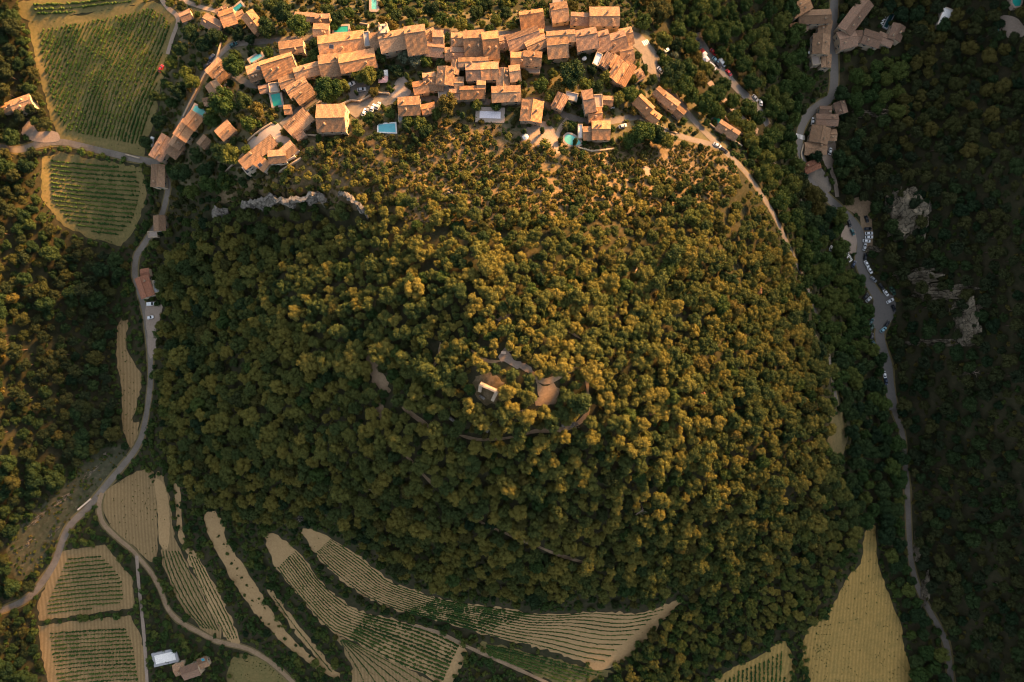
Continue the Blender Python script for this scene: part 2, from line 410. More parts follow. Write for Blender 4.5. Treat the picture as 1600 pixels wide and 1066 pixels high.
# ground sheet: fine in the middle, coarse out to the horizon
out_l = [-3000,-2000,-1400,-1000,-750,-600,-500,-430]; out_y = [-3000,-2000,-1400,-1000,-750,-600,-480,-400,-345]
fx = np.concatenate([out_l, gx, -np.array(out_l[::-1])]); fy = np.concatenate([out_y, gy, -np.array(out_y[::-1])])
FX, FY = np.meshgrid(fx, fy)
FZ = np.clip(rbf(np.clip(FX, -650, 700), np.clip(FY, -620, 650)), 0, 380)
FZ[len(out_y):len(out_y)+len(gy), len(out_l):len(out_l)+len(gx)] = GZ
nx, ny = len(fx), len(fy)
idx = np.arange(nx*ny).reshape(ny, nx)
a, b, c, d = idx[:-1, :-1].ravel(), idx[:-1, 1:].ravel(), idx[1:, 1:].ravel(), idx[1:, :-1].ravel()
T = np.concatenate([np.stack([a, b, c], 1), np.stack([a, c, d], 1)])
me = tri_mesh('ground', np.stack([FX.ravel(), FY.ravel(), FZ.ravel()], 1), T, M['ground'], smooth=True)
tag(link('ground', me), 'brown and green earth of the wooded hill and its valleys', 'ground', kind='structure')

# ------------------------------------------------------------------ zone map of the photograph (what grows where)
ZW, ZH = 800, 533
ZONE = np.zeros((ZH, ZW), np.uint8)
zyy, zxx = np.mgrid[0:ZH, 0:ZW]; zxx = zxx*2.0+1; zyy = zyy*2.0+1
def inside(poly, X, Y):
    r = np.zeros(X.shape, bool); n = len(poly)
    for i in range(n):
        x0, y0 = poly[i]; x1, y1 = poly[(i+1) % n]
        if y0 == y1: continue
        r ^= ((y0 > Y) != (y1 > Y)) & (X < (x1-x0)*(Y-y0)/(y1-y0)+x0)
    return r
def zpoly(poly, code):
    ZONE[inside(poly, zxx, zyy)] = code
def zline(pts, w, code=0):
    for (x0, y0), (x1, y1) in zip(pts[:-1], pts[1:]):
        dx, dy = x1-x0, y1-y0; L2 = dx*dx+dy*dy+1e-9
        t = np.clip(((zxx-x0)*dx+(zyy-y0)*dy)/L2, 0, 1)
        ZONE[(zxx-x0-t*dx)**2+(zyy-y0-t*dy)**2 < (w/2)**2] = code
def zone_at(px, py):
    i = np.clip((np.asarray(px)/2).astype(int), 0, ZW-1); j = np.clip((np.asarray(py)/2).astype(int), 0, ZH-1)
    return ZONE[j, i]
# 1 hill pines, 2 dark slope pines, 3 left wood, 4 leafy valley trees, 5 scrub, 6 gardens, 7 bushy banks, 8 greener pines at the foot
ZONE[:] = 7
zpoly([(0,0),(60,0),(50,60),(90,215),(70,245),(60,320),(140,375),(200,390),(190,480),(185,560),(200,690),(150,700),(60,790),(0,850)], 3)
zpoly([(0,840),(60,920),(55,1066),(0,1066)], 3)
zpoly([(1000,0),(1240,0),(1260,130),(1260,200),(1200,200),(1150,200),(1050,130),(1000,80)], 4)
zpoly([(1150,190),(1260,190),(1300,310),(1330,360),(1300,410),(1350,420),(1370,520),(1390,600),(1420,860),(1480,1066),(1410,1066),(1375,860),(1330,830),(1300,560),(1225,360)], 4)
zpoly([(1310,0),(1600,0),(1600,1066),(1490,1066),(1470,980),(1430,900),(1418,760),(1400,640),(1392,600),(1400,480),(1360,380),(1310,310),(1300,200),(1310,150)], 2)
zpoly([(1300,80),(1420,80),(1400,180),(1320,180)], 4)
zpoly([(330,330),(500,335),(560,300),(650,270),(800,265),(950,255),(1080,262),(1150,270),(1200,330),(1230,400),(1295,560),(1302,700),(1345,850),(1310,935),(1260,980),(1120,1040),(1080,1066),(950,1066),(1060,945),(900,955),(780,955),(700,945),(600,915),(480,810),(420,830),(330,790),(260,740),(247,560),(252,480),(250,400),(280,350)], 1)
zpoly([(1065,950),(1345,850),(1310,935),(1260,985),(1120,1045),(1080,1066),(950,1066)], 8)
zpoly([(470,235),(560,205),(640,200),(760,195),(880,225),(1000,225),(1100,228),(1140,250),(1100,272),(980,280),(880,282),(760,290),(640,300),(560,310),(500,315),(400,310),(340,325),(345,290),(420,275)], 5)
zpoly([(250,5),(420,0),(590,0),(600,30),(860,20),(990,40),(1040,80),(1100,180),(1150,210),(1130,232),(1000,222),(880,228),(760,200),(640,200),(560,205),(470,235),(400,280),(345,290),(330,330),(250,400),(235,330),(262,270),(250,150),(280,60)], 6)
zpoly([(1310,60),(1400,30),(1420,80),(1310,130)], 6)

# ------------------------------------------------------------------ draped sheets: fields, paths, roads
def densify(poly, step=2.5, jit=0.0, closed=True):
    out = []; n = len(poly)
    for i in range(n if closed else n-1):
        x0, y0 = poly[i]; x1, y1 = poly[(i+1) % n]
        L = math.hypot(x1-x0, y1-y0); k = max(1, int(L/step))
        for q in range(k):
            t = q/k
            out.append((x0+(x1-x0)*t+random.uniform(-jit, jit), y0+(y1-y0)*t+random.uniform(-jit, jit)))
    if not closed: out.append(poly[-1])
    return out

def smooth_px(pts, n=6, closed=False):
    """Catmull-Rom through pixel points"""
    out = []; N = len(pts)
    for i in range(N if closed else N-1):
        if closed: p = [pts[(i+k-1) % N] for k in range(4)]
        else: p = [pts[max(0, min(N-1, i+k-1))] for k in range(4)]
        for q in range(n):
            t = q/n
            out.append(tuple(0.5*(2*p[1][a]+(p[2][a]-p[0][a])*t+(2*p[0][a]-5*p[1][a]+4*p[2][a]-p[3][a])*t*t+(3*p[1][a]-p[0][a]-3*p[2][a]+p[3][a])*t**3) for a in (0, 1)))
    if not closed: out.append(tuple(pts[-1]))
    return out

def to_world(pts):
    a = np.array(pts, float); x, y, z = G(a[:, 0], a[:, 1])
    return list(zip(x.tolist(), y.tolist()))

def drape(name, poly_px, mat, up=0.08, jit=0.5, grid=2.5, parent=None, smooth=True, label=None, cat=None, zone=0):
    if zone is not None: zpoly(poly_px, zone)
    p = smooth_px(poly_px, 4, True) if smooth else poly_px
    w = densify(to_world(p), 2.0, jit)
    xs = [q[0] for q in w]; ys = [q[1] for q in w]
    X, Y = np.meshgrid(np.arange(min(xs), max(xs), grid), np.arange(min(ys), max(ys), grid))
    X = X.ravel(); Y = Y.ravel()
    k = inside(w, X, Y)
    pts = [Vector(q) for q in w]+[Vector((a_, b_)) for a_, b_ in zip(X[k], Y[k])]
    n = len(w)
    r = delaunay_2d_cdt(pts, [], [list(range(n))], 1, 1e-4)
    V = np.array([(v.x, v.y) for v in r[0]])
    Z = H(V[:, 0], V[:, 1])+up
    me = new_mesh(name, np.column_stack([V, Z]), r[2], mat, smooth=True)
    bm_fix_up(me)
    o = link(name, me, parent)
    if parent is None: tag(o, label, cat or name.replace('_', ' '), kind='structure')
    return o

def bm_fix_up(me):
    """all faces of a sheet look up"""
    if len(me.polygons) and sum(p.normal.z for p in me.polygons) < 0: me.flip_normals()

def ribbon(name, pts_px, w, mat, up=0.16, parent=None, label=None, cat='road', jit=0.0, zextra=3.0, mask=True, verge=0.0, taper=0.0):
    """road of a width in metres along pixel points"""
    pw = to_world(smooth_px(pts_px, 8))
    # even spacing
    P = np.array(pw); seg = np.hypot(*np.diff(P, axis=0).T); S = np.concatenate([[0], np.cumsum(seg)])
    n = max(2, int(S[-1]/2.0)); t = np.linspace(0, S[-1], n)
    P = np.column_stack([np.interp(t, S, P[:, 0]), np.interp(t, S, P[:, 1])])
    D = np.gradient(P, axis=0); D /= np.maximum(np.hypot(D[:, 0], D[:, 1]), 1e-6)[:, None]
    Nn = np.column_stack([-D[:, 1], D[:, 0]])
    V = []; Fc = []; K = 5
    wv = w*(1+jit*np.interp(np.arange(n), np.arange(0, n+6, 3), RNG.uniform(-1, 1, len(np.arange(0, n+6, 3)))))
    if taper:
        tt = np.minimum(t, S[-1]-t)/taper; wv = wv*np.clip(tt, .12, 1)**.6
    for k in range(K):
        q = P+Nn*((k/(K-1)-0.5)*wv)[:, None]
        V.append(np.column_stack([q, H(q[:, 0], q[:, 1])+up]))
    V = np.stack(V, 1).reshape(-1, 3)
    for i in range(n-1):
        for k in range(K-1):
            a_ = i*K+k; Fc.append((a_, a_+K, a_+K+1, a_+1))
    me = new_mesh(name, V, Fc, mat, smooth=True); bm_fix_up(me)
    o = link(name, me, parent)
    if parent is None: tag(o, label, cat, kind='structure')
    if verge:
        W2 = w/2+verge*(.6+.8*np.interp(np.arange(n), np.arange(0, n+8, 4), RNG.uniform(0, 1, len(np.arange(0, n+8, 4)))))
        V2 = np.stack([np.column_stack([q, H(q[:, 0], q[:, 1])+up-.06]) for q in (P+Nn*(t_*W2)[:, None] for t_ in (-1, -.5, 0, .5, 1))], 1).reshape(-1, 3)
        m2 = new_mesh('verge', V2, Fc, M['drygrass'], smooth=True); bm_fix_up(m2); link('verge', m2, o)
    if mask:
        xs, ys = PX(P[:, 0], P[:, 1]); sc = F/(CAM_Z-H(P[0, 0], P[0, 1]))
        zline(list(zip(xs, ys))[::2]+[(xs[-1], ys[-1])], w*sc+zextra)
    return o

# --- ground covers under things
drape('garden_ground', [(250,5),(420,0),(590,0),(600,25),(860,15),(990,40),(1040,80),(1100,180),(1150,210),(1130,232),(1000,218),(880,222),(760,195),(640,195),(560,202),(470,230),(400,275),(345,285),(300,300),(262,270),(250,150),(280,60)], M['garden'], 0.04, label='dry garden ground between the houses of the village', cat='ground', zone=None)
drape('scrubland', [(470,228),(560,200),(640,196),(760,192),(880,222),(1000,222),(1100,228),(1150,255),(1130,310),(1000,335),(880,340),(760,345),(660,345),(580,330),(500,322),(400,306),(345,318),(350,290),(420,275)], M['scrub'], 0.09, 1.0, label='sandy orange scrubland between the village and the pines', cat='scrubland', zone=None)
drape('hillside_slope', [(14,860),(30,820),(100,760),(150,705),(185,695),(200,712),(150,770),(100,825),(60,890),(25,905)], M['dryslope'], 0.07, 1.2, label='dry grassy slope below the dark wood beside the left lane', cat='slope', zone=0)
# --- fields
FIELD_EDGE = [('field', [(36,2),(235,-12),(215,8),(110,24),(45,33)], 'soil', 'dark vine field cut by the top edge of the picture'),
 ('field', [(44,34),(240,2),(264,14),(278,30),(268,62),(257,115),(243,185),(224,245),(150,230),(94,220),(78,182),(56,100)], 'soil', 'large green vineyard plot left of the village'),
 ('field', [(64,246),(95,238),(222,262),(230,300),(216,350),(190,385),(140,372),(98,352),(66,312)], 'soil', 'square vineyard plot with level rows below the lane'),
 ('field', [(98,860),(165,852),(188,880),(207,903),(212,950),(150,958),(62,970),(58,945),(78,902)], 'tan', 'upper vineyard plot beside the white pool cover farm'),
 ('field', [(60,978),(205,962),(222,1000),(231,1085),(82,1085),(62,1010)], 'tan', 'lower vineyard plot cut by the bottom edge of the picture'),
 ('field', [(160,775),(185,752),(215,737),(240,737),(245,800),(246,868),(236,877),(206,852),(177,828),(163,800)], 'tan', 'bare tan field inside the bend of the dirt track'),
 ('field', [(320,806),(333,797),(349,818),(356,848),(386,892),(421,948),(457,998),(500,1034),(530,1058),(516,1058),(473,1029),(431,994),(388,944),(352,888),(327,838)], 'pale', 'long bare curved terrace dotted with young trees'),
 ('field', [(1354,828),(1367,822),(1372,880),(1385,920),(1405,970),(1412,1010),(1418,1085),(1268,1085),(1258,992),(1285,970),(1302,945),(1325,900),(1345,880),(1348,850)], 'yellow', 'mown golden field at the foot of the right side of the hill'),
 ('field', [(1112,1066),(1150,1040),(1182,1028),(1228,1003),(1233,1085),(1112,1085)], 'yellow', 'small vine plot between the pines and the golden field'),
 ('field', [(360,1030),(400,1025),(440,1045),(455,1085),(365,1085)], 'soil', 'dry meadow below the dirt track at the bottom edge'),
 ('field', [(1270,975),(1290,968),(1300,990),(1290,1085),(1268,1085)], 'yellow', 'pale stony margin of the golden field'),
 ('field', [(187,500),(200,500),(198,545),(218,580),(222,600),(208,655),(218,662),(205,700),(192,668),(190,610),(182,560)], 'tan', 'narrow tan meadow between the left wood and the lane'),
]
for i, (nm, poly, mt, lab) in enumerate(FIELD_EDGE):
    zline(poly+poly[:1], 20, 7)
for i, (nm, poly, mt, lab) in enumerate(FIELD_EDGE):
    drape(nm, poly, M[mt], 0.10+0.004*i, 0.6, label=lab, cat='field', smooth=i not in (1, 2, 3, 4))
    zline(poly+poly[:1], 6)

# strip terraces: two edges in pixels
def strip_poly(e0, e1): return list(e0)+list(reversed(e1))
STRIPS = [
 ('field', [(243,740),(246,790),(250,850),(258,890),(275,930),(297,962),(322,987)], [(254,746),(265,775),(268,820),(282,860),(304,900),(333,958),(348,994)], 'tan', 'narrow vine strip just right of the bare tan field', 0.42, 6),
 ('field', [(291,861),(310,914),(345,984),(359,1003)], [(309,868),(335,914),(364,971),(375,1002)], 'pale', 'slim vine strip between two hedges above the track', 0.0, 4),
 ('field', [(417,922),(455,980),(515,1054)], [(430,929),(473,985),(529,1054)], 'pale', 'thin planted strip beside the long bare terrace', 0.0, 1),
 ('field', [(414,838),(424,871),(446,907),(482,950),(517,986),(547,998),(597,1026),(654,1051),(704,1068)], [(420,832),(450,848),(478,876),(496,902),(530,934),(566,955),(634,972),(686,990),(729,1012)], 'pale', 'wide curving vineyard terrace left of the farm track', 0.12, 11),
 ('field', [(472,834),(502,877),(538,909),(580,937),(632,957),(697,973),(768,995),(839,1012),(897,1029),(957,1043)], [(478,826),(512,838),(546,859),(581,884),(610,908),(660,926),(710,940),(788,951),(860,960),(930,955),(1000,957),(1064,940)], 'pale', 'longest vineyard terrace along the foot of the pines', 0.06, 11),
 ('field', [(757,1022),(825,1048),(886,1072)], [(752,1004),(825,1019),(911,1041),(957,1050)], 'soil', 'green and ochre vine terrace below the longest one', 0.0, 6),
 ('field', [(529,998),(550,1043),(562,1085)], [(533,996),(570,1012),(642,1048),(700,1085)], 'tan', 'tan vine corner at the bottom edge of the picture', 0.0, 6),
]
for i, (nm, e0, e1, mt, lab, t0, nr) in enumerate(STRIPS):
    zline(list(e1), 34, 7)
for i, (nm, e0, e1, mt, lab, t0, nr) in enumerate(STRIPS):
    drape(nm, strip_poly(e0, e1), M[mt], 0.165+0.004*i, 1.1, label=lab, cat='field')
    zline(list(e1), 10); zline(list(e0), 6)
drape('field', [(242,748),(262,770),(264,850),(250,850),(246,790)], M['pale'], 0.20, 0.3, label='bare head of the narrow vine strip', cat='field')
drape('field', [(272,745),(281,758),(285,820),(290,848),(280,845),(275,800)], M['pale'], 0.165, 0.4, label='thin pale terrace with small saplings under the forest edge', cat='field')

# --- roads and tracks
def road(pts, w, mat, label, name='road', **kw): return ribbon(name, pts, w, M[mat], label=label, **kw)
road([(-30,228),(5,231),(30,234),(60,226),(95,222),(150,234),(200,246),(246,257),(262,282),(262,300),(255,330),(246,348),(233,370),(221,388),(213,402),(211,430),(218,456),(226,485),(231,520),(235,560),(235,600),(230,640),(222,680),(209,706),(190,730),(160,766),(136,795),(112,818),(98,845),(85,880),(62,915),(35,940),(-20,962)], 3.4, 'asphalt', 'grey lane winding down the left valley past the farm', up=0.16, verge=.9, zextra=5)
r_ = [(160,770),(155,790),(160,815),(180,837),(205,858),(216,870),(235,893),(250,920),(262,950),(280,970),(310,987),(340,1002),(375,1010),(400,1020),(430,1040),(460,1068)]
road(r_, 2.6, 'dirt', 'ochre dirt track curving below the tan field', 'track', up=0.21, cat='track', jit=0.12, verge=.8, zextra=5)
road([(634,976),(682,987),(732,1011),(797,1040),(854,1066),(880,1080)], 2.2, 'dirt', 'pale farm track slanting between the bottom terraces', 'track', up=0.27, cat='track', jit=0.15)
road([(214,868),(216,900),(221,950),(226,1000),(231,1080)], 2.0, 'gravel', 'pale straight drive beside the lower vineyards', 'track', up=0.25, cat='track', jit=0.1)
road([(248,-8),(262,12),(276,24),(278,36),(270,58),(262,85)], 2.4, 'gravel', 'pale lane curling round the top of the large vineyard', up=0.22)
road([(490,59),(440,63),(400,66),(365,70),(345,84),(324,108),(307,142),(290,178),(276,208),(262,238),(248,258)], 3.4, 'asphalt', 'village street behind the long western houses', up=0.22)
road([(340,18),(310,10),(285,0),(270,-10)], 2.2, 'gravel', 'narrow path at the top above the vineyard houses', 'path', up=0.22, cat='path')
road([(430,150),(410,136),(385,130),(368,118),(350,108)], 3.6, 'asphalt', 'short dead-end yard behind the western houses', up=0.24)
road([(640,50),(693,49),(740,51),(780,53),(820,52),(848,46),(880,43),(910,43),(950,46),(985,52),(1005,62),(1015,78),(1014,95),(1016,108),(1030,122),(1045,140),(1062,160),(1085,190),(1110,215),(1135,240)], 3.3, 'asphalt', 'upper street running behind the old village row', up=0.22)
road([(440,196),(460,178),(482,162),(500,150)], 3.6, 'asphalt', 'ramp beside the green pool', up=0.24)
road([(495,150),(525,172),(550,166),(590,152),(625,147),(650,152),(690,156),(740,159),(800,159),(845,158),(870,174),(890,183),(930,192),(970,187),(1000,184),(1040,205),(1080,218),(1120,229),(1142,246),(1162,266),(1180,290),(1200,320),(1214,345),(1226,372),(1240,402)], 3.1, 'asphalt', 'lower village street that leaves down the right side of the hill', up=0.19, verge=.5, zextra=1)
road([(1240,402),(1262,450),(1282,510),(1296,560),(1302,600),(1309,640),(1309,690),(1304,718)], 2.6, 'asphalt', 'overgrown lower end of the hill road', up=0.19, zextra=-3, verge=.4)
road([(872,240),(868,222),(876,200),(888,186)], 2.2, 'gravel', 'gravel drive down to the courtyard garden', 'drive', up=0.25, cat='drive')
road([(1088,52),(1094,66),(1108,88),(1130,112),(1152,138),(1176,160),(1192,182),(1200,196)], 5.6, 'asphalt_dark', 'market street lined with parked vans in the trees', up=0.22, zextra=0)
road([(1108,128),(1130,155),(1150,177),(1170,194),(1184,206)], 3.8, 'gravel', 'pale promenade parallel to the market street', 'promenade', up=0.26, cat='promenade', zextra=2)
road([(1304,-12),(1302,40),(1303,90),(1303,130),(1298,152),(1280,165),(1262,180),(1252,200),(1249,220),(1252,245),(1268,280),(1290,306),(1310,325),(1330,345),(1343,365),(1346,385),(1342,402),(1346,420),(1356,440),(1370,462),(1381,482),(1381,502),(1374,522),(1379,547),(1386,572),(1389,602),(1396,640)], 5.0, 'asphalt_dark', 'grey road along the right valley through the parking bays', up=0.22, verge=.8, zextra=5)
road([(1396,640),(1408,672),(1412,700),(1417,760),(1420,830),(1424,880),(1435,920),(1455,960),(1472,990),(1481,1020),(1487,1080)], 2.8, 'asphalt', 'pale lane leaving down the lower right valley', up=0.18, zextra=4, verge=.9)
drape('parking', [(1368,462),(1395,462),(1398,490),(1385,510),(1365,512),(1364,485)], M['asphalt_dark'], 0.27, 0.2, label='widened parking bay on the right valley road', cat='parking')
drape('parking', [(1322,352),(1338,362),(1336,395),(1322,392),(1314,372)], M['gravel'], 0.20, 0.3, label='pale lay-by under the round trees on the valley road', cat='parking')
drape('parking', [(1344,338),(1358,336),(1364,360),(1362,392),(1350,398),(1348,370)], M['dirt'], 0.20, 0.3, label='dirt verge where cars park nose-in', cat='parking')
drape('parking', [(228,478),(254,474),(248,512),(243,548),(234,560),(230,520)], M['gravel'], 0.24, 0.3, label='pale gravel forecourt below the red roofed farm', cat='parking')
road([(1296,236),(1296,258),(1304,282),(1308,308)], 2.6, 'gravel', 'pale drive behind the valley hamlet', 'drive', up=0.26, cat='drive')
drape('courtyard', [(1288,222),(1302,215),(1306,240),(1299,268),(1291,262),(1284,244)], M['gravel'], 0.30, 0.3, label='pale courtyard of the valley hamlet', cat='courtyard')
drape('courtyard', [(1262,270),(1282,262),(1298,290),(1290,300)], M['asphalt'], 0.30, 0.2, label='grey yard below the orange shed of the hamlet', cat='courtyard')
drape('clearing', [(1320,322),(1340,308),(1360,318),(1352,340),(1340,338)], M['dirt'], 0.18, 0.6, label='bare dirt clearing above the valley road', cat='clearing')
drape('square', [(965,52),(985,52),(1008,62),(1030,90),(1030,118),(1012,112),(1000,85),(986,70)], M['asphalt'], 0.27, 0.2, label='open grey square at the east end of the village', cat='square')
drape('square', [(545,165),(600,143),(632,148),(622,160),(580,172),(556,184)], M['asphalt'], 0.27, 0.2, label='grey village square beside the big sunlit house', cat='square')
drape('plaza', [(612,152),(618,128),(630,120),(640,125),(642,146),(630,152)], M['paving'], 0.30, 0.1, label='round pale plaza in front of the old row', cat='plaza')
drape('yard', [(812,215),(830,195),(850,190),(868,205),(866,228),(832,230)], M['gravel'], 0.26, 0.5, label='grey gravel garden yard below the square house', cat='yard')
drape('yard', [(548,128),(570,120),(578,140),(560,160),(545,150)], M['asphalt_dark'], 0.28, 0.2, label='small dark car yard under trees in the village', cat='yard')
drape('yard', [(386,222),(428,192),(440,212),(402,236),(390,238)], M['paving'], 0.29, 0.2, label='paved terrace of the big villa at the cliff', cat='terrace')
drape('yard', [(425,212),(440,205),(460,222),(452,232),(440,228)], M['paving'], 0.33, 0.1, label='inner paved court of the big villa', cat='terrace')
drape('drive', [(1560,30),(1580,25),(1600,40),(1600,55),(1575,60)], M['gravel'], 0.2, 0.3, label='pale drive in the upper right corner', cat='drive')
drape('drive', [(34,205),(48,188),(60,206),(86,205),(93,220),(60,222),(40,215)], M['gravel'], 0.24, 0.3, label='pale drive of the farm left of the large vineyard', cat='drive')
# paths and bare patches on the hill
PATHS = [
 ([(688,535),(686,555),(675,575),(660,583)], 1.0, 'thin footpath west of the hilltop clearing'),
 ([(735,546),(750,558),(765,565),(782,564)], 1.0, 'thin footpath entering the viewing platform'),
 ([(820,574),(832,584),(848,596),(866,592),(888,580),(905,576),(916,588),(918,640),(905,660),(880,671),(840,673),(795,684),(750,687),(718,680)], 1.9, 'footpath looping round the ruined castle'),
 ([(628,636),(650,652),(672,668)], 1.8, 'path stretch on the shaded side below the ruin'),
 ([(868,508),(885,515),(908,530)], 1.5, 'path stretch above the viewing platform'),
 ([(632,708),(655,735),(682,762)], 1.8, 'bare path on the shaded lower slope'),
 ([(715,790),(750,815),(782,830),(832,850),(870,866),(930,884)], 1.9, 'path crossing the lower pines'),
 ([(1262,500),(1285,545),(1296,560)], 1.4, 'path beside the hill road'),
]
for pts, w, lab in PATHS:
    ribbon('footpath', pts, w, M['dirt'], 0.2, label=lab, cat='footpath', jit=0.5, zextra=8 if 'loop' in lab or 'thin' in lab else 4, taper=3.0)
PATCH = [([(779,562),(787,541),(797,550),(801,562),(813,562),(829,580),(815,578),(795,570)], 'gravel', 'pale viewing platform on top of the hill'),
 ([(742,590),(760,584),(780,590),(788,608),(782,630),(765,632),(745,625)], 'scrub', 'dry trampled grass around the castle ruin'),
 ([(838,592),(850,603),(872,602),(866,630),(836,633),(842,612)], 'dirt', 'sandy clearing right of the ruin'),
 ([(570,540),(582,548),(592,570),(606,598),(608,615),(594,610),(580,590),(574,565)], 'dirt', 'bare earth gully on the shaded side of the hill'),
 ([(588,625),(600,630),(597,655),(589,650)], 'dirt', 'lower end of the bare gully'),
 ([(778,490),(800,488),(792,502),(780,500)], 'dirt', 'small bare patch above the viewing platform'),
 ([(1002,258),(1018,262),(1020,276),(1008,272)], 'gravel', 'pale bare rock patch in the upper scrub'),
 ([(1298,650),(1316,640),(1322,700),(1306,716),(1294,700)], 'drygrass', 'bare turning place on the hill road'),
 ([(910,232),(960,228),(965,245),(925,252)], 'pale', 'sandy patch under the kidney pool garden'),
 ([(690,215),(720,205),(770,225),(800,215),(815,225),(780,245),(735,245),(700,235)], 'scrub', 'orange earth below the covered pool'),
 ([(828,228),(868,232),(905,240),(880,252),(840,248)], 'scrub', 'orange bank under the gravel yard')]
for i, (poly, mt, lab) in enumerate(PATCH):
    drape('clearing', poly, M[mt], 0.22+0.004*i, 1.0, label=lab, cat='clearing', zone=0 if i < 8 else None)
    if i in (0, 2): zline(poly+poly[:1], 12)
# zebra crossings and bay lines: painted bars lying on their road
def crossing(x, y, ang, n, lab, length=2.6, gap=1.0):
    X, Y, Z = G1(x, y)
    e = empty('zebra_crossing', (X, Y, Z), math.radians(ang)); tag(e, lab, 'crossing', kind='structure')
    for k in range(n):
        cx = (k-(n-1)/2)*gap
        vs_ = []
        for sx, sy in ((-.27,-.5),(.27,-.5),(.27,.5),(-.27,.5)):
            lx, ly = cx+sx, sy*length
            wx = X+lx*math.cos(math.radians(ang))-ly*math.sin(math.radians(ang)); wy = Y+lx*math.sin(math.radians(ang))+ly*math.cos(math.radians(ang))
            vs_.append((lx, ly, float(H(wx, wy))+0.32-Z))
        link('stripe', new_mesh('stripe', vs_, [(0,1,2,3)], M['white']), e)
crossing(1009, 67, 30, 4, 'white zebra crossing on the square at the east end of the village')
crossing(1250, 214, 0, 7, 'white zebra crossing beside the valley hamlet')
crossing(1326, 402, -55, 6, 'white zebra crossing at the side turning of the valley road')

# ------------------------------------------------------------------ houses
HOUSE_RECTS = []       # world footprints, to keep windows and trees out of other walls
def uv_quad(me, uvs):
    lay = me.uv_layers.new(name='UVMap')
    flat = [c for f in uvs for p in f for c in p]
    lay.data.foreach_set('uv', flat)

def window_mesh():
    b = MB()
    b.box(-.55, .55, -.06, .05, -.75, .75, 0)         # stone frame
    b.box(-.42, .42, -.09, -.061, -.62, .62, 1)       # pane
    b.box(-.98, -.57, -.10, -.02, -.66, .66, 2)       # shutters
    b.box(.57, .98, -.10, -.02, -.66, .66, 2)
    return b.mesh('window', [M['lime'], M['glass'], M['shutter']])
def door_mesh():
    b = MB(); b.box(-.6, .6, -.05, .05, 0, 2.2, 0); b.box(-.47, .47, -.09, -.051, 0.05, 2.05, 1)
    return b.mesh('door', [M['lime'], M['wood']])
WIN = window_mesh(); DOOR = door_mesh()
CHIM = MB(); CHIM.box(-.4,.4,-.3,.3,-1.2,1.0,0); CHIM.box(-.48,.48,-.38,.38,1.0,1.14,0); CHIM.box(-.3,.3,-.2,.2,1.14,1.4,1)
CHIM = CHIM.mesh('chimney', [M['plaster'], M['roof_or']])

